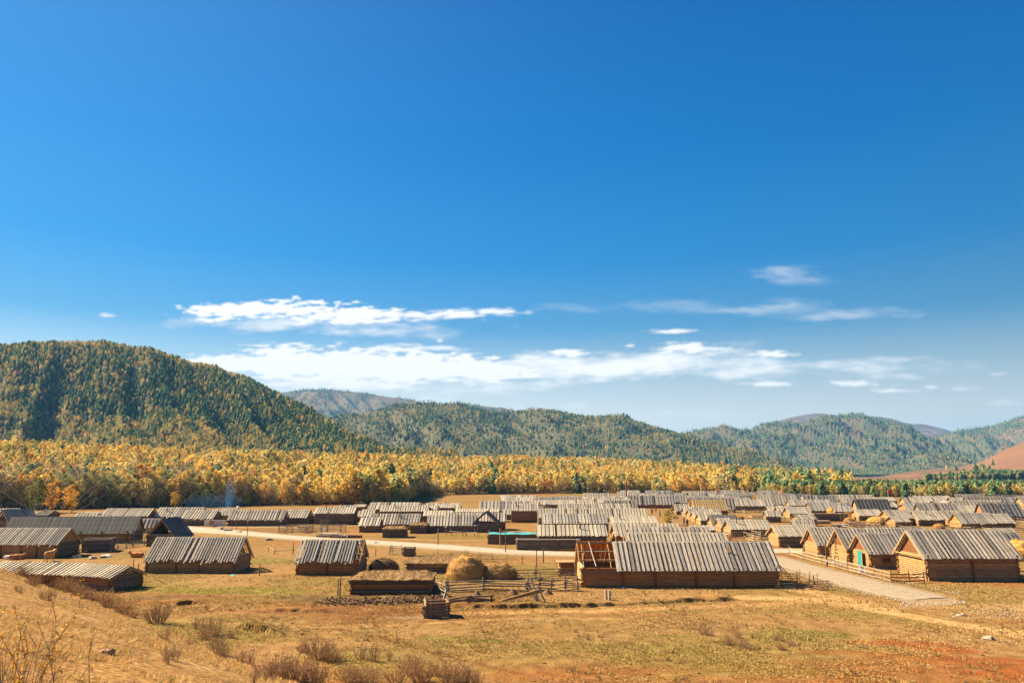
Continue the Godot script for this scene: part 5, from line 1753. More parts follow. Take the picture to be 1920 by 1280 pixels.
func build_pens() -> void:
	var grey := [Color(0.42, 0.33, 0.24), Color(0.52, 0.40, 0.28), Color(0.34, 0.24, 0.17), Color(0.58, 0.47, 0.34)]
	haystack("large golden haystack inside the pole fence", gpx(872, 1090) + Vector3(0, 0, -1.6), Vector3(1.95, 2.6, 1.9), 801, [Color(0.41, 0.235, 0.08), Color(0.36, 0.20, 0.068), Color(0.48, 0.29, 0.10)])
	haystack("low tousled haystack leaning against the golden one", gpx(930, 1088) + Vector3(0, 0, -1.6), Vector3(2.1, 1.75, 1.7), 802, [Color(0.36, 0.21, 0.08), Color(0.30, 0.17, 0.065), Color(0.44, 0.28, 0.11)])
	haystack("dark old haystack behind the sod roofed shed", gpx(716, 1073) + Vector3(0, 0, -1.0), Vector3(1.6, 1.5, 1.3), 803, [Color(0.17, 0.11, 0.06), Color(0.13, 0.085, 0.05), Color(0.24, 0.16, 0.085)])
	haystack("golden haystack beside the orange end wall", gpx(1652, 985) + Vector3(0, 0, -1.8), Vector3(2.1, 1.9, 1.8), 804, [Color(0.56, 0.33, 0.10), Color(0.5, 0.28, 0.08)])
	haystack("round topped haystack behind the flat corral", gpx(1566, 966) + Vector3(0, 0, -1.8), Vector3(1.7, 2.1, 1.7), 805, [Color(0.54, 0.30, 0.08), Color(0.48, 0.26, 0.07)])
	haystack("golden haystack behind the end of large house", gpx(1928, 1053) + Vector3(0, 0, -1.8), Vector3(2.2, 2.6, 2.0), 806, [Color(0.58, 0.34, 0.10), Color(0.52, 0.29, 0.08)])
	fence("pole_fence", "pole fence in front of the golden haystack", line_px([[839, 1110], [907, 1107], [990, 1109]]), 1.05, 4, grey, "", {"r": 0.075, "sag": 0.06})
	fence("pole_fence", "tangled pole fence between haystack and the long barn", line_px([[990, 1109], [1012, 1107], [1034, 1108], [1060, 1107], [1084, 1107]]), 1.15, 6, grey, "", {"r": 0.06, "sag": 0.12, "tall": 1.5})
	fence("pole_fence", "rear pole fence of the pen behind tangled rails", line_px([[960, 1086], [1005, 1084], [1050, 1083], [1080, 1080]]), 1.0, 4, grey, "", {"r": 0.055, "sag": 0.12, "tall": 1.4})
	fence("pole_fence", "thin rail fence on the grass behind the haystacks", line_px([[828, 1066], [870, 1062], [900, 1058], [922, 1058], [950, 1060]]), 1.3, 5, grey, "", {"r": 0.035, "sag": 0.06})
	fence("pole_fence", "fence of crooked sticks at the sod shed corner", line_px([[806, 1110], [818, 1112], [828, 1118], [838, 1124]]), 1.3, 4, grey, "", {"r": 0.045, "sag": 0.2, "tall": 1.5})
	fence("pole_fence", "thick fallen rails along the near side of pen", line_px([[838, 1134], [880, 1135], [921, 1134]]), 0.55, 3, [Color(0.36, 0.26, 0.18), Color(0.28, 0.19, 0.13)], "", {"r": 0.09, "sag": 0.08})
	# crossed trestle with two slanting rails
	var p := gpx(1005, 1133)
	p.y = gh(p.x, p.z)
	var t := thing("trestle", "crossed white posts carrying two slanting rails", "trestle", p)
	for e in [[V(-0.45, 1.75, -0.3), V(0.25, -0.1, 0.1), 0.10], [V(-0.7, 1.2, -0.2), V(0.1, -0.1, 0.2), 0.08], [V(0.35, 1.15, -0.1), V(-0.3, -0.1, 0.0), 0.07], [V(0.15, 1.2, 0.1), V(0.8, -0.1, 0.3), 0.07]]:
		var q := MB.new()
		q.tube(e[0], e[1], e[2], e[2] * 0.9, 7)
		piece("post", q.done(), wood([PALE[0], PALE[2], TAN[1]][rng.randi() % 3], 1), t)
	var far_end := gpx(921, 1133) - p
	for e in [[0.95, 0.08], [0.72, 0.1]]:
		var q := MB.new()
		q.tube(Vector3(0.4, e[0], 0.12), far_end + Vector3(0, e[1], 0.1), 0.085, 0.07, 7)
		piece("rail", q.done(), wood(TAN[3], 0), t)
	p = gpx(835, 1126)
	p.y = gh(p.x, p.z)
	t = thing("stump_post", "bleached crooked trunk used as corner post of the pen", "post", p)
	var tr := MB.new()
	tr.tube(V(-0.2, -0.1, 0), V(0.1, 0.9, 0), 0.13, 0.12, 7)
	tr.tube(V(0.1, 0.9, 0), V(-0.02, 1.7, 0.0), 0.12, 0.07, 7)
	piece("trunk", tr.done(), wood(PALE[0], 1), t)
	for e in [[1137, 1128], [1143.5, 1127.5]]:
		p = gpx(e[0], e[1])
		p.y = gh(p.x, p.z)
		t = thing("log_stub", "short upright pale log, one of two before the barn", "log", p, 0.0, "pair of upright logs before the barn")
		var q := MB.new()
		q.tube(V(0, -0.1, 0), V(-0.02, 0.78, -0.03), 0.125, 0.12, 9)
		piece("stem", q.done(), wood(PALE[3], 0), t)
		q = MB.new()
		q.tube(V(-0.02, 0.775, -0.03), V(-0.02, 0.79, -0.03), 0.118, 0.118, 9)
		piece("cut_face", q.done(), wood(PALE[0], 1), t)
	# manure clods before the sod shed
	p = gpx(720, 1126)
	t = thing("manure_heap", "spread of dark manure clods in front of the sod shed", "manure", p)
	var clods := MB.new()
	for k in 900:
		var f := rng.randf()
		var x := lerpf(-5.6, 5.6, f)
		var z := rng.randfn() * 0.8 + 0.35 * sin(f * 3.0) - lerpf(-1.1, 0.9, f)
		var s := rf(0.06, 0.2)
		var c := V(x, gh(p.x + x, p.z + z) + s * 0.3, z)
		clods.col = Color(0.12, 0.07, 0.04) * rf(0.6, 1.7)
		clods.box(Transform3D(Basis.from_euler(V(rf(0, 6), rf(0, 6), rf(0, 6))), c), V(s * rf(0.8, 1.5), s, s * rf(0.8, 1.4)))
	piece("clods", clods.done(), plain(Color.WHITE, 0.95, true), t, Transform3D(), "stuff")
	for e in [[893, 1118], [961, 1114], [1026, 1114]]:
		p = gpx(e[0], e[1])
		t = thing("dung_heap", "small dark dung cone on the bare pen floor", "heap", p, 0.0, "dung cones in the pen")
		var q := MB.new()
		for i in 14:
			var g0 := TAU * i / 14
			var g1 := TAU * (i + 1) / 14
			q.col = Color(0.13, 0.075, 0.045) * rf(0.8, 1.2)
			q.tri(V(0.06, 0.55, 0), V(cos(g0) * 0.65, -0.05, sin(g0) * 0.6), V(cos(g1) * 0.65, -0.05, sin(g1) * 0.6), V(cos(g0), 0.6, sin(g0)))
		piece("cone", q.done(), plain(Color.WHITE, 0.95, true), t)
	# sawn rail fence along the road on the right, with cloths
	var sawn := [Color(0.56, 0.44, 0.30), Color(0.62, 0.52, 0.38), Color(0.48, 0.37, 0.25)]
	fence("rail_fence", "sawn rail fence between the road and log houses", line_px([[1481, 1041], [1507, 1049], [1541, 1058], [1553, 1061], [1567, 1065], [1591, 1072], [1612, 1077], [1640, 1084], [1672, 1092]]), 1.15, 3, sawn, "", {"sawn": true, "r": 0.05, "sag": 0.03})
	fence("rail_fence", "short dark rail fence against the large house", line_px([[1672, 1092], [1706, 1093], [1734, 1092]]), 1.0, 3, [Color(0.25, 0.17, 0.11), Color(0.32, 0.22, 0.14)], "", {"sawn": true, "r": 0.05})
	fence("rail_fence", "brown rail fence at far corner of large house", line_px([[1914, 1087], [1950, 1087]]), 1.0, 3, sawn, "", {"sawn": true})
	fence("pole_fence", "broken pole fence at ladder end of the barn", line_px([[1462, 1104], [1494, 1104], [1528, 1105], [1552, 1104]]), 0.85, 3, [Color(0.3, 0.2, 0.12), Color(0.2, 0.14, 0.09)], "", {"r": 0.05, "sag": 0.08, "tall": 1.6})
	fence("pole_fence", "light pole gate behind the broken fence", line_px([[1466, 1090], [1496, 1090]]), 1.0, 5, [Color(0.42, 0.3, 0.18)], "", {"r": 0.035, "sag": 0.05})
	fence("pole_fence", "row of thin stakes by the road", line_px([[1500, 1090], [1518, 1096], [1534, 1100]]), 1.2, 2, [Color(0.3, 0.22, 0.14)], "", {"r": 0.03, "sag": 0.1})
	p = gpx(1542, 1106)
	t = thing("brush_pile", "pile of crooked branches at the fence end", "branches", p)
	var br := MB.new()
	for k in 60:
		var a := V(rf(-1.1, 1.1), rf(0.0, 0.5), rf(-0.4, 0.4))
		var b := a + V(rf(-0.7, 0.7), rf(-0.1, 0.55), rf(-0.3, 0.3))
		br.col = Color(0.34, 0.22, 0.13) * rf(0.6, 1.5)
		br.tube(a, b, 0.03, 0.018, 4, false)
	piece("branches", br.done(), plain(Color.WHITE, 0.9, true), t, Transform3D(), "stuff")
	var lad := gpx(1477, 1101)
	t = thing("ladder", "dark wooden ladder leaning on the barn end", "ladder", lad)
	for dx in [0.0, 0.28]:
		var q := MB.new()
		q.tube(V(1.05 + dx, 0.0, 0.0), V(-0.95 + dx, 2.15, 0.0), 0.045, 0.04, 6)
		piece("stile", q.done(), wood(DIM[1], 0), t)
	for k in 7:
		var f := (k + 0.5) / 7.0
		var q := MB.new()
		var c := V(1.05, 0, 0).lerp(V(-0.95, 2.15, 0), f)
		q.tube(c, c + V(0.28, 0, 0), 0.025, 0.025, 5)
		piece("rung", q.done(), wood(DIM[2], 1), t)
	lad = gpx(1569, 1053)
	t = thing("ladder", "dark ladder standing against the roof of fenced house", "ladder", lad + V(0.0, 0, -0.4))
	for dx in [0.0, 0.4]:
		var q := MB.new()
		q.tube(V(dx, 0.0, 0.0), V(dx + 0.6, 3.7, -0.8), 0.05, 0.045, 6)
		piece("stile", q.done(), wood(DIM[1], 0), t)
	for k in 9:
		var q := MB.new()
		var c := V(0, 0, 0).lerp(V(0.6, 3.7, -0.8), (k + 0.5) / 9.0)
		q.tube(c, c + V(0.4, 0, 0), 0.03, 0.03, 5)
		piece("rung", q.done(), wood(DIM[2], 1), t)
	var sheer := leafy(Color(0.8, 0.8, 0.78), 0.6)
	for e in [[1617, 1071, 0.78, 0.75, "large white cloth hung on the rail fence by the teal door"], [1552, 1058, 0.45, 0.3, "small white cloth on the fence before golden wall"], [1566, 1061, 0.4, 0.3, "white rag beside the small white cloth"], [1580, 1065, 0.4, 0.25, "white rag nearest the teal door hut on the rails"]]:
		var c := gpx(e[0], e[1] + 6.0)
		t = thing("cloth", e[4], "cloth", c)
		var q := MB.new()
		var n := 8
		for i in n:
			for j in 6:
				var x0: float = (float(i) / n - 0.5) * e[2]
				var x1: float = (float(i + 1) / n - 0.5) * e[2]
				var y0: float = 0.95 - e[3] * j / 6.0
				var y1: float = 0.95 - e[3] * (j + 1) / 6.0
				q.quad(V(x0, y0, 0.1 + 0.03 * sin(x0 * 14.0) * j / 6.0), V(x1, y0, 0.1 + 0.03 * sin(x1 * 14.0) * j / 6.0), V(x1, y1, 0.1 + 0.03 * sin(x1 * 14.0) * (j + 1) / 6.0), V(x0, y1, 0.1 + 0.03 * sin(x0 * 14.0) * (j + 1) / 6.0), V(0, 0, 1))
		piece("fabric", q.done(), sheer, t)
	# small pens and posts on the middle grass
	fence("cattle_crate", "small rail crate with white sacks on the grass", line_px([[730, 1040], [736, 1038], [752, 1040], [752, 1035], [733, 1035]]), 1.0, 3, grey, "", {"r": 0.04})
	crib("log_crib", "dark plank box standing on the open grass", "crate", gpx(766, 1043) + V(0, 0, -0.7), 0.1, 1.35, 1.3, 1.15, DIM, 0.23)
	fence("pole_fence", "broken two rail fence beside the red hut", line_px([[502, 1036], [514, 1040], [549, 1040]]), 0.9, 1, grey, "", {"r": 0.04, "sag": 0.35})
	fence("picket_fence", "low picket fence beside the blue roofed log house", line_px([[112, 1041], [118, 1040], [124, 1040], [130, 1040], [136, 1040], [142, 1040], [148, 1040]]), 0.75, 2, grey, "", {"r": 0.05, "tall": 1.1})
	fence("board_fence", "board fence leading from the log crib to the long shed", line_px([[204, 1034], [220, 1030], [236, 1028], [248, 1026], [270, 1022]]), 0.9, 4, grey, "", {"r": 0.05, "sag": 0.08})
	fence("pole_fence", "wire and post fence by the middle road", line_px([[820, 1052], [846, 1050], [872, 1046], [876, 1046]]), 1.0, 2, grey, "", {"r": 0.03, "tall": 1.7})
	fence("pole_fence", "yard fence with uneven stakes before the long striped house", line_px([[836, 1003], [846, 1003], [868, 1005], [874, 1005], [890, 1006], [896, 1007]]), 1.1, 1, grey, "", {"r": 0.07, "tall": 1.5})
	fence("pole_fence", "row of yard rails between small houses and dirt lane", line_px([[602, 985], [618, 984], [632, 984], [652, 983], [668, 983]]), 1.1, 3, grey, "", {"r": 0.05, "sag": 0.1})
	for e in [[633, 1116, 1.5], [637, 1116, 1.65], [486, 1079, 1.2], [755, 1040, 1.0], [704, 1043, 1.1], [258, 1073, 1.0], [249, 1066, 1.1], [1006, 1063, 1.9], [979, 1056, 1.0], [549, 1038, 1.6]]:
		p = gpx(e[0], e[1])
		pole("fence_post", "short dark wooden post standing alone in the grass", "post", V(p.x, gh(p.x, p.z), p.z), e[2], 0.07, DIM[1], V(rf(-0.05, 0.05), 0, 0), "lone posts on the grass")

func build_plants() -> void:
	# shrubs on the near slope and along its foot
	for k in 4:
		shrub_kinds.append(shrub_meshes(1000 + k, 70, 1.0, 0.75, 0.03, 2))
	shrub_kinds.append(shrub_meshes(1010, 26, 1.0, 0.45, 0.02, 1))
	shrub_kinds.append(shrub_meshes(1011, 34, 1.0, 0.55, 0.02, 1))
	var twig := plain(Color(0.34, 0.215, 0.125), 0.9, true)
	var brown := leafy(Color(0.40, 0.235, 0.115), 0.3)
	var ochre := leafy(Color(0.60, 0.34, 0.10), 0.4)
	var olive := leafy(Color(0.34, 0.24, 0.09), 0.3)
	var list := [[596, 1236, 0.95, 0, 0], [622, 1240, 0.75, 1, 0], [566, 1222, 0.6, 2, 0], [470, 1246, 0.7, 4, 0], [500, 1275, 0.85, 0, 0], [525, 1272, 1.0, 3, 0], [556, 1278, 1.0, 1, 0], [590, 1284, 0.9, 2, 0], [655, 1280, 0.8, 1, 0], [690, 1286, 0.9, 3, 0], [770, 1262, 0.9, 1, 0], [745, 1284, 0.9, 0, 1], [790, 1280, 1.0, 2, 1], [815, 1268, 0.8, 4, 0], [845, 1282, 1.0, 3, 0], [872, 1284, 0.9, 1, 0], [895, 1286, 0.7, 5, 0], [700, 1240, 0.8, 4, 0], [677, 1235, 0.7, 5, 0], [730, 1240, 0.5, 4, 0],
		[392, 1192, 0.8, 3, 2], [384, 1199, 0.6, 1, 1], [405, 1226, 0.8, 0, 2], [416, 1234, 0.6, 2, 2], [452, 1240, 0.6, 5, 0], [294, 1168, 0.9, 2, 2], [288, 1162, 0.6, 4, 0], [355, 1212, 0.5, 5, 1], [309, 1200, 0.6, 5, 0], [312, 1245, 0.8, 4, 0], [325, 1238, 0.7, 5, 0], [364, 1178, 0.5, 4, 0], [432, 1196, 0.4, 5, 0], [475, 1280, 0.7, 4, 0],
		[236, 1152, 0.9, 0, 1], [248, 1158, 0.6, 1, 1], [222, 1146, 0.8, 3, 1], [205, 1138, 1.0, 2, 1], [192, 1130, 0.8, 0, 1], [176, 1126, 0.7, 1, 0], [160, 1122, 0.8, 2, 0], [145, 1114, 0.8, 3, 1], [128, 1108, 0.9, 0, 1], [112, 1104, 0.8, 1, 2], [98, 1098, 1.0, 2, 2], [84, 1096, 0.9, 3, 1], [66, 1092, 0.9, 0, 1], [52, 1088, 1.0, 1, 1], [38, 1084, 0.8, 2, 0], [30, 1108, 0.5, 4, 0], [88, 1126, 0.8, 1, 2], [36, 1112, 0.5, 5, 0], [60, 1098, 0.7, 3, 0],
		[1322, 1190, 0.5, 0, 0], [1335, 1192, 0.6, 4, 0], [1384, 1196, 0.5, 1, 0], [1365, 1209, 0.6, 2, 0], [1396, 1215, 0.6, 3, 0], [1405, 1219, 0.5, 5, 0], [1460, 1202, 0.45, 0, 0], [1464, 1219, 0.45, 2, 0], [1483, 1212, 0.35, 1, 0], [1280, 1180, 0.35, 4, 0], [1316, 1176, 0.35, 5, 0], [1410, 1196, 0.4, 4, 0], [388, 1146, 0.5, 4, 0], [640, 1036, 0.8, 1, 1], [1120, 1100, 0.5, 4, 1], [1075, 1100, 0.4, 4, 1]]
	var leafs := [brown, ochre, olive]
	var names := ["dry brown leafless shrub with dense upright twigs on the slope", "dry ochre leaved shrub lining the foot of the grassy slope", "dry olive brown shrub with rounded top on the grassy slope"]
	for e in list:
		var at := pick(e[0], e[1])
		var tall := 46.0 if e[1] > 1232 and e[0] < 920 else (44.0 if e[0] < 480 and e[1] > 1160 else 31.0)
		shrub(at, e[3], e[2] * tall * -at.z / F * rf(0.9, 1.1), names[e[4]], ["brown shrubs", "ochre shrubs", "olive shrubs"][e[4]], twig, leafs[e[4]])
	# twigs with yellow leaves close by
	var yellow := leafy(Color(0.62, 0.33, 0.03), 0.5)
	var pale_twig := plain(Color(0.30, 0.21, 0.15), 0.8, true)
	var spots := [[Vector3(-2.55, 0, -4.1), 1.2, 77, "leafy yellow shrub with long bare twigs on the grassy slope", 55], [Vector3(-2.72, 0, -4.0), 1.05, 78, "tangled low shrub with tiny yellow leaves beside the leafy one", 70], [Vector3(-2.2, 0, -4.6), 0.85, 79, "thin bare twigs with one yellow leaf tip", 7], [Vector3(-2.6, 0, -4.5), 0.75, 80, "low dark twigs with scattered yellow leaves", 40]]
	for e in spots:
		var p: Vector3 = e[0]
		p.y = gh(p.x, p.z)
		var t := thing("twig_shrub", e[3], "shrub", p)
		var r := RandomNumberGenerator.new()
		r.seed = e[2]
		var tw := MB.new()
		var lf := MB.new()
		for k in e[4]:
			var a := Vector3(r.randf_range(-0.15, 0.15), -0.05, r.randf_range(-0.15, 0.15))
			var dir := Vector3(r.randf_range(-0.4, 0.42), 1.0, r.randf_range(-0.4, 0.4)).normalized()
			var h: float = e[1] * r.randf_range(0.5, 1.05)
			var rad := r.randf_range(0.004, 0.009)
			var n := 7
			var leafy_twig := r.randf() < 0.55
			var tone := r.randf_range(0.55, 1.4)
			for i in n:
				var b := a + dir * h / n
				tw.col = Color(tone, tone, tone)
				tw.tube(a, b, rad * (1.0 - 0.8 * i / n), rad * (1.0 - 0.8 * (i + 1) / n), 5, false)
				dir = (dir + Vector3(r.randfn(), r.randfn() * 0.5, r.randfn()) * 0.16).normalized()
				if i > 2:
					var side := (dir + Vector3(r.randfn(), r.randfn(), r.randfn()) * 0.7).normalized()
					var c := b + side * h * 0.13
					tw.tube(b, c, rad * 0.35, rad * 0.15, 4, false)
					if leafy_twig:
						for m in 22:
							var q := b.lerp(c, r.randf()) if r.randf() < 0.6 else a.lerp(b, r.randf())
							var x := Vector3(r.randfn(), r.randfn(), r.randfn()).normalized()
							var y := x.cross(Vector3(r.randfn(), r.randfn(), r.randfn())).normalized()
							var lt := r.randf_range(0.45, 1.3)
							lf.col = Color(lt, lt * r.randf_range(0.8, 1.1), lt)
							var z := r.randf_range(0.006, 0.014)
							q += x * 0.012
							lf.quad(q - x * z, q + y * z * 0.5, q + x * z, q - y * z * 0.5, Vector3.UP)
				a = b
		piece("twigs", tw.done(), pale_twig, t, Transform3D(), "stuff")
		piece("leaves", lf.done(), yellow, t, Transform3D(), "stuff")
	# dry grass
	var blade := leafy(Color.WHITE, 0.4)
	var where := []
	var cols := []
	var where2 := []
	var cols2 := []
	for k in 60000:
		var a := rf(-0.68, 0.68)
		var r := 3.0 * pow(60.0 / 3.0, pow(rng.randf(), 0.8))
		var x := r * sin(a)
		var z := -r * cos(a)
		var u := (x - z) * 0.70711
		if u > 22.0 or n_grass.get_noise_2d(x * 3.0, z * 3.0) < -0.22:
			continue
		var s := rf(0.55, 1.3) * (0.75 + 0.25 * n_fine.get_noise_2d(x, z))
		where.append(Transform3D(Basis(Vector3.UP, rf(0, TAU)).scaled(Vector3(s, s, s)), Vector3(x, gh(x, z), z)))
		cols.append([Color(0.66, 0.41, 0.16), Color(0.58, 0.34, 0.13), Color(0.70, 0.48, 0.21), Color(0.48, 0.36, 0.13)][rng.randi() % 4] * rf(0.75, 1.1))
	for k in 100000:
		var a := rf(-0.64, 0.64)
		var r := rf(38.0, 105.0)
		var x := r * sin(a)
		var z := -r * cos(a)
		if n_grass.get_noise_2d(x * 1.3, z * 1.3) + rf(-0.25, 0.25) < 0.02:
			continue
		var c := gcol(x, z)
		var s := rf(0.5, 1.2)
		where2.append(Transform3D(Basis(Vector3.UP, rf(0, TAU)).scaled(Vector3(s * 1.6, s, s * 1.6)), Vector3(x, gh(x, z), z)))
		cols2.append(c.lerp(Color(0.42, 0.30, 0.10), 0.35) * rf(0.8, 1.12))
	many("dry_grass", "bent ochre grass tufts covering the grassy slope", "grass", tuft(71, 12, 0.085, 0.006), blade, where, cols)
	many("short_grass", "short grazed grass over the village meadow", "grass", tuft(72, 9, 0.09, 0.014), blade, where2, cols2)
	# taller weeds and dung on the meadow
	where = []
	cols = []
	for k in 9000:
		var a := rf(-0.64, 0.64)
		var r := rf(40.0, 90.0)
		var x := r * sin(a)
		var z := -r * cos(a)
		if (x - z) * 0.70711 < 24.0 or n_col.get_noise_2d(x * 2.6, z * 2.6) < 0.12:
			continue
		var s := rf(0.6, 1.6)
		where.append(Transform3D(Basis(Vector3.UP, rf(0, TAU)).scaled(Vector3(s * 1.5, s, s * 1.5)), Vector3(x, gh(x, z), z)))
		cols.append([Color(0.32, 0.24, 0.08), Color(0.26, 0.19, 0.07), Color(0.44, 0.30, 0.11), Color(0.24, 0.15, 0.07)][rng.randi() % 4] * rf(0.8, 1.1))
	many("weeds", "scattered taller weeds in the grazed meadow", "grass", tuft(73, 10, 0.17, 0.012), blade, where, cols)
	where = []
	cols = []
	for k in 1500:
		var a := rf(-0.64, 0.64)
		var r := rf(42.0, 110.0)
		var s := rf(0.04, 0.12)
		var p := Vector3(r * sin(a), 0, -r * cos(a))
		p.y = gh(p.x, p.z) + s * 0.2
		where.append(Transform3D(Basis(Vector3.UP, rf(0, TAU)).scaled(Vector3(s * 2.2, s, s * 1.8)), p))
		cols.append(Color(0.16, 0.095, 0.05) * rf(0.6, 1.4))
	many("dung", "dark dried dung scattered over the meadow", "dung", rock_mesh(9), plain(Color.WHITE, 0.95, true), where, cols)
	# stones
	where = []
	cols = []
	for k in range(0, 5200, 2):
		var p := Vector3.ZERO
		var s := rf(0.04, 0.1)
		if k < 1500:          # gravel verges at the road end
			if k % 3:
				continue
			var f := rng.randf()
			var q := gpx(lerpf(1690, 1812, f), lerpf(1135, 1128, f) + rng.randfn() * 2.5)
			p = q
			s = rf(0.04, 0.11)
		elif k < 2600:
			var f := rng.randf()
			var q := gpx(lerpf(1475, 1800, f), lerpf(1043, 1118, f) - absf(rng.randfn()) * 3.0)
			p = q
			s = rf(0.03, 0.09)
		elif k < 3400:
			var f := rng.randf()
			p = gpx(lerpf(1470, 1690, f), lerpf(1070, 1126, pow(f, 0.8)) + absf(rng.randfn()) * 3.0)
			s = rf(0.03, 0.09)
		elif k < 4200:
			p = gpx(1880 + rng.randfn() * 45, 1149 + rng.randfn() * 6)
			s = rf(0.03, 0.09)
		else:
			var a := rf(-0.62, 0.62)
			var r := rf(14.0, 110.0)
			p = Vector3(r * sin(a), 0, -r * cos(a))
			s = rf(0.02, 0.075) * (0.5 if r < 35.0 else 1.0)
		p.y = gh(p.x, p.z) + (0.09 if k < 3400 and k >= 1500 else 0.02)
		where.append(Transform3D(Basis.from_euler(V(rf(-0.4, 0.4), rf(0, TAU), rf(-0.4, 0.4))).scaled(Vector3(s, s, s) * 1.6), p))
		cols.append(Color(0.36, 0.28, 0.185) * rf(0.5, 1.3))
	many("gravel", "loose pale stones along the road and over the meadow", "gravel", rock_mesh(5), plain(Color.WHITE, 0.9, true), where, cols)

func build_small() -> void:
	var rocks := [[1855, 1199, 0.8, "flat pale rock beside the dirt track"], [1787, 1152, 0.35, "small pale stone on the reddish soil"], [1800, 1155, 0.45, "small pale stone on the reddish soil"], [1806, 1154, 0.4, "small pale stone on the reddish soil"], [1790, 1158, 0.35, "small pale stone on the reddish soil"], [100, 1272, 0.0, ""], [199, 1226, 0.22, "brown rock lying in the grass of grassy slope"], [503, 1013, 1.2, "dark boulder beside the middle road"], [446, 999, 1.3, "grey boulder by the middle road bend"], [416, 994, 1.8, "large pale boulder in the heap by the road"], [428, 996, 1.6, "dark boulder in the heap by the road"], [705, 1019, 0.8, "round dark stone at the edge of the middle road"], [144, 1046, 1.3, "pale boulder near the grey log crib"], [172, 1048, 1.2, "pale boulder below the grey log crib"], [198, 1044, 1.3, "white boulder beside the grey log crib"], [190, 1046, 1.0, "brown boulder between pale boulders at the crib"], [606, 994, 1.1, "white wrapped bale alone on the orange grass"], [1168, 1103, 0.6, "pale lump of wood lying by the barn wall"]]  # the wrapped bale and the wood lump borrow the rock mesh and name
	for e in rocks:
		if e[2] == 0.0:
			continue
		var p := pick(e[0], e[1])
		var t := thing("rock", e[3], "rock", p, rf(0, TAU), "small stones on the red soil" if e[3].begins_with("small pale") else "")
		var c := Color(0.34, 0.27, 0.2)
		if e[3].contains("dark"):
			c = Color(0.16, 0.14, 0.12)
		elif e[3].contains("white"):
			c = Color(0.48, 0.45, 0.41)
		elif e[3].contains("brown"):
			c = Color(0.3, 0.17, 0.1)
		var m := piece("stone", rock_mesh(20 + int(e[0]) % 17), plain(c, 0.9), t)
		m.scale = Vector3(e[2] * 1.15, e[2] * 0.9, e[2])
	# poles
	var poles := [[614, 998, 37, 0.09, "tall wooden power pole in front of the small pale houses"], [463, 1005, 34, 0.07, "dark post beside the middle road bend"], [443, 992, 36, 0.06, "lamp post with white globe before weathered house"], [821, 1022, 30, 0.09, "dark pole before the long striped house"], [948, 1036, 42, 0.08, "thin pole beside the turquoise pen"], [938, 1022, 30, 0.13, "thick reddish post at the turquoise pen"], [1019, 1055, 27, 0.09, "dark pole on the grass before the dark corral"], [1551, 1061, 46, 0.08, "thin pole in front of the golden wall house"], [1902, 1020, 20, 0.1, "dark post on the open meadow"], [1084, 1012, 40, 0.07, "slanting prop against the pale striped shed"], [250, 1012, 26, 0.07, "post behind the end of long dark shed"], [1175, 946, 40, 0.25, "distant red mast before the dark forest wall"]]
	for e in poles:
		var p := gpx(e[0], e[1])
		var h: float = e[2] * -p.z / F * 1.01
		var t := pole("power_pole" if h > 4.0 else "pole", e[4], "pole", Vector3(p.x, 0, p.z), h, e[3], Color(0.45, 0.08, 0.05) if e[4].contains("red mast") else (RED[0] if e[4].contains("reddish") else Color(0.22, 0.17, 0.13)))
		if e[4].contains("power pole"):
			var q := MB.new()
			q.box(Transform3D(along(Vector3.RIGHT), Vector3(0, h - 0.4, 0)), Vector3(0.09, 0.09, 1.2))
			piece("cross_arm", q.done(), wood(DIM[1], 0), t)
		if e[4].contains("globe"):
			var q := MB.new()
			for i in 8:
				for j in 12:
					var f := func(a: int, b: int) -> Vector3:
						var la := lerpf(-PI / 2, PI / 2, a / 8.0)
						var lo := TAU * b / 12.0
						return Vector3(0, h + 0.28, 0) + Vector3(cos(la) * cos(lo), sin(la), cos(la) * sin(lo)) * 0.3
					var a: Vector3 = f.call(i, j)
					q.quad(a, f.call(i, j + 1), f.call(i + 1, j + 1), f.call(i + 1, j), a - Vector3(0, h + 0.28, 0))
			piece("globe", q.done(), plain(Color(0.8, 0.8, 0.8), 0.4), t)
	# timber lying behind the red hut
	var base := gpx(640, 1008)
	for k in 9:
		var a := base + Vector3(rf(-2.6, 2.0), 0.2 + 0.2 * (k % 3), rf(-1.5, 1.0))
		var t := thing("timber", "grey log lying in the timber pile behind the red hut", "log", a, rf(-0.25, 0.25), "logs of the timber pile")
		piece("trunk", logs[k % 3], wood([PALE[2], DIM[2], GREY[1], RED[3]][k % 4], k % 3), t, Transform3D(along(Vector3.RIGHT).scaled_local(Vector3(0.4, 0.4, rf(3.0, 5.5))), Vector3.ZERO))
	# white yard wall
	var w := thing("yard_wall", "low white yard wall beside the joined grey roofs", "wall", gpx(402, 986))
	var wq := MB.new()
	wq.box(Transform3D(along(Vector3.RIGHT), Vector3(0, 0.55, 0)), Vector3(0.25, 1.25, 4.6))
	piece("masonry", wq.done(), plain(Color(0.68, 0.60, 0.50), 0.9), w)
	wq = MB.new()
	wq.box(Transform3D(along(Vector3.RIGHT), Vector3(0, 1.22, 0)), Vector3(0.34, 0.1, 4.7))
	piece("coping", wq.done(), plain(Color(0.5, 0.42, 0.34), 0.9), w)
	var tarp := thing("plastic_bag", "turquoise plastic bag on the grass by ragged roofed house", "bag", pick(437, 1079))
	var tb := piece("crumpled_plastic", rock_mesh(33), plain(Color(0.03, 0.5, 0.5), 0.4), tarp)
	tb.scale = Vector3(0.55, 0.3, 0.35)
	tarp = thing("plastic_sheet", "green plastic scrap at the grass edge of the ditch", "scrap", pick(1152, 1142))
	tb = piece("crumpled_plastic", rock_mesh(34), plain(Color(0.12, 0.5, 0.05), 0.5), tarp)
	tb.scale = Vector3(0.3, 0.12, 0.25)
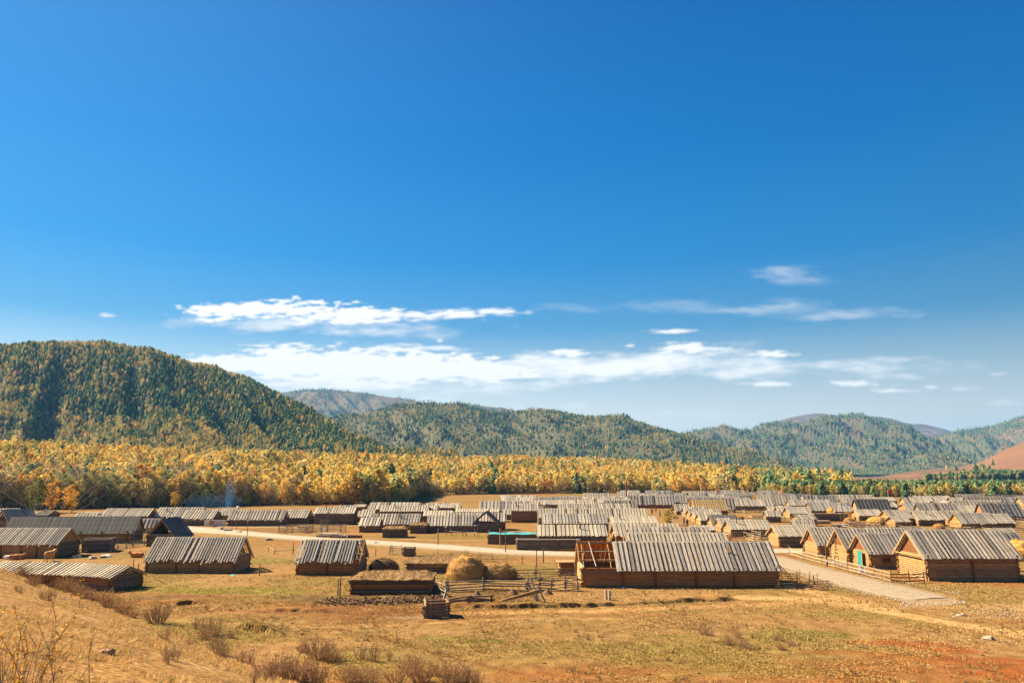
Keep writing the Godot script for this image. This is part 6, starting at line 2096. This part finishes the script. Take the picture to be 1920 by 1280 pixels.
	# red flag
	var fp := dpx(1671, row_at(250), 250)
	var ft := thing("flag", "red flag on a pole over the far dark roofs", "flag", Vector3(fp.x, 0, fp.z))
	var fq := MB.new()
	fq.tube(Vector3(-0.5, 0, 0), Vector3(-0.5, 6.2, 0), 0.06, 0.05, 6)
	piece("flag_pole", fq.done(), plain(Color(0.6, 0.6, 0.6), 0.5), ft)
	fq = MB.new()
	for i in 6:
		var x0 := -0.5 + i * 0.2
		var x1 := x0 + 0.2
		fq.quad(Vector3(x0, 5.0 - i * 0.05, sin(x0 * 5.0) * 0.1), Vector3(x1, 4.95 - i * 0.05, sin(x1 * 5.0) * 0.1), Vector3(x1, 6.05 - i * 0.05, sin(x1 * 5.0) * 0.1), Vector3(x0, 6.1 - i * 0.05, sin(x0 * 5.0) * 0.1), Vector3.BACK)
	piece("flag_cloth", fq.done(), plain(Color(0.75, 0.02, 0.01), 0.7), ft)
	# animals
	var cows := cow_meshes()
	var herd := [[255, 1045, 1, PI, Color(0.42, 0.16, 0.05), "reddish cow lying on the grass near the ragged roofed house"], [30, 1049, 1, 0.3, Color(0.40, 0.17, 0.06), "brown cow lying by the wall of blue boarded house"], [17, 1048, 1, 0.1, Color(0.62, 0.55, 0.48), "whitish calf lying next to the brown cow"], [92, 1052, 0, PI / 2, Color(0.50, 0.27, 0.09), "tawny cow standing and seen from behind"], [395, 987, 0, -PI / 2, Color(0.35, 0.22, 0.15), "brown and white cow facing out by the white wall"]]
	for e in herd:
		var p := gpx(e[0], e[1])
		var t := thing("cow", e[5], "cow", Vector3(p.x, gh(p.x, p.z) - 0.02, p.z), e[3])
		if e[5].contains("calf"):
			t.scale = Vector3.ONE * 0.75
		piece("body", cows[e[2]], plain(e[4], 0.85), t)
	# people in the street
	var pm := person_meshes()
	var folk := [[1223, 965, Color(0.03, 0.03, 0.04), 0.3, "person in black walking up the street"], [1230, 962, Color(0.25, 0.05, 0.04), 2.0, "person in dark red jacket in the street"], [1238, 969, Color(0.04, 0.05, 0.1), 1.2, "person in navy near the street middle"], [1247.5, 969.5, Color(0.05, 0.05, 0.05), -0.6, "one of two people side by side in the street"], [1251, 969.5, Color(0.05, 0.05, 0.05), 0.4, "one of two people side by side in the street"], [1289, 988, Color(0.1, 0.08, 0.07), 0.0, "person in brown at the sandy street corner"], [1283, 984, Color(0.05, 0.05, 0.06), 1.0, "person in black behind the one in brown"]]
	for e in folk:
		var p := gpx(e[0], e[1])
		var t := thing("person", e[4], "person", Vector3(p.x, 0.0, p.z), e[3], "two people side by side" if e[4].begins_with("one of") else "")
		piece("body", pm["body"], plain(Color(0.45, 0.27, 0.19), 0.7), t)
		piece("jacket", pm["jacket"], plain(e[2], 0.85), t)
		piece("trousers", pm["trousers"], plain(Color(0.04, 0.045, 0.06), 0.85), t)
		piece("hair", pm["hair"], plain(Color(0.02, 0.017, 0.015), 0.6), t)

	# chimney smoke drifting before the forest
	for e in [[428, 940, 2.2, 8.0, 0.07], [431, 925, 3.6, 9.0, 0.03], [402, 941, 18.0, 5.0, 0.004]]:
		var p := dpx(e[0], e[1], 232.0)
		var f := FogVolume.new()
		f.name = numbered("smoke")
		f.shape = RenderingServer.FOG_VOLUME_SHAPE_ELLIPSOID
		f.size = Vector3(e[2], e[3], e[2])
		f.position = p
		var fm := FogMaterial.new()
		fm.albedo = Color(0.38, 0.66, 0.95)
		fm.density = e[4]
		f.material = fm
		add_child(f)
		tag(f, "thin blue chimney smoke drifting in front of the forest", "smoke", "", "stuff")

# sheds, pens and woodpiles in the yards between the houses
func build_yards() -> void:
	var roads := []
	for e in [[[300, 990], [430, 998], [560, 1009], [700, 1017], [850, 1026], [960, 1035], [1100, 1040]], [[1390, 1045], [1466, 1053], [1560, 1081], [1665, 1107], [1750, 1124]], [[200, 994], [450, 988], [680, 985]], [[1290, 1000], [1250, 975], [1222, 950]], [[1440, 1032], [1600, 1033]]]:
		for i in e.size() - 1:
			roads.append([gpx(e[i][0], e[i][1]), gpx(e[i + 1][0], e[i + 1][1])])
	var grey := [Color(0.42, 0.33, 0.24), Color(0.52, 0.40, 0.28), Color(0.34, 0.24, 0.17), Color(0.58, 0.47, 0.34)]
	var made := 0
	var tries := 0
	while made < 90 and tries < 6000:
		tries += 1
		var d := rf(104.0, 235.0)
		var px := rf(20.0, 1910.0)
		var x := (px - 960.0) / F * d * 0.985
		var kind := rng.randi() % 7
		var rx := 3.2
		var rz := 2.6
		if px < 560.0 and d < 140.0 and px > 240.0 or px > 560.0 and px < 880.0 and d < 150.0 or px < 640.0 and d > 190.0:
			continue
		if px > 1440.0 and px < 1620.0 and d < 116.0 or px < 130.0 or px > 780.0 and px < 1130.0 and d < 128.0:
			continue
		var ok := true
		for e in footprints:
			if absf(e[0] - x) < e[2] + rx and absf(e[1] + d) < e[3] + rz:
				ok = false
		for e in roads:
			if Vector2(x, -d).distance_to(Geometry2D.get_closest_point_to_segment(Vector2(x, -d), Vector2(e[0].x, e[0].z), Vector2(e[1].x, e[1].z))) < 7.0:
				ok = false
		if not ok:
			continue
		made += 1
		footprints.append([x, -d, 1.8, 1.4])
		var c := Vector3(x, 0, -d)
		if kind < 3:
			var w := rf(2.2, 4.0)
			var b := rf(1.6, 2.8)
			fence("yard_pen", "weathered pole pen in a yard between village houses", [c + V(-w, 0, b), c + V(0, 0, b), c + V(w, 0, b), c + V(w, 0, -b), c + V(0, 0, -b), c + V(-w, 0, -b), c + V(-w, 0, b)], rf(1.0, 1.4), 3 + rng.randi() % 2, grey, "yard pens", {"r": 0.06, "sag": 0.1, "lost": 0.08})
		elif kind == 3:
			var t := thing("woodpile", "stacked firewood logs in a yard between village houses", "woodpile", c, rf(-0.4, 0.4), "yard woodpiles")
			for k in 9:
				piece("log", logs[k % 3], wood([PALE[2], TAN[3], DIM[2], GREY[1]][rng.randi() % 4], k % 3), t, Transform3D(along(Vector3.RIGHT).rotated(Vector3.UP, rf(-0.1, 0.1)).scaled_local(Vector3(0.3, 0.3, rf(2.2, 3.4))), V(rf(-0.2, 0.2), 0.14 + 0.26 * (k / 3), (k % 3 - 1) * 0.32)))
		elif kind == 4:
			haystack("small haystack in a yard between village houses", c, V(rf(0.9, 1.5), rf(1.0, 1.7), rf(0.9, 1.4)), 820 + made, [Color(0.50, 0.30, 0.10), Color(0.44, 0.26, 0.085)], "yard haystacks")
		else:
			house_at("yard_shed", "small plank roofed shed in a yard between village houses", c, rf(-0.3, 0.3), rf(2.6, 4.6), rf(2.4, 3.2), rf(1.3, 1.8), rf(2.0, 2.9), {"lv": 0, "cat": "shed", "roof": [PALE, GREY, MIXED][rng.randi() % 3], "wall": [RED, DIM, TAN][rng.randi() % 3], "end": TAN, "pitch": 0.35, "rag": 0.1}, "yard sheds")
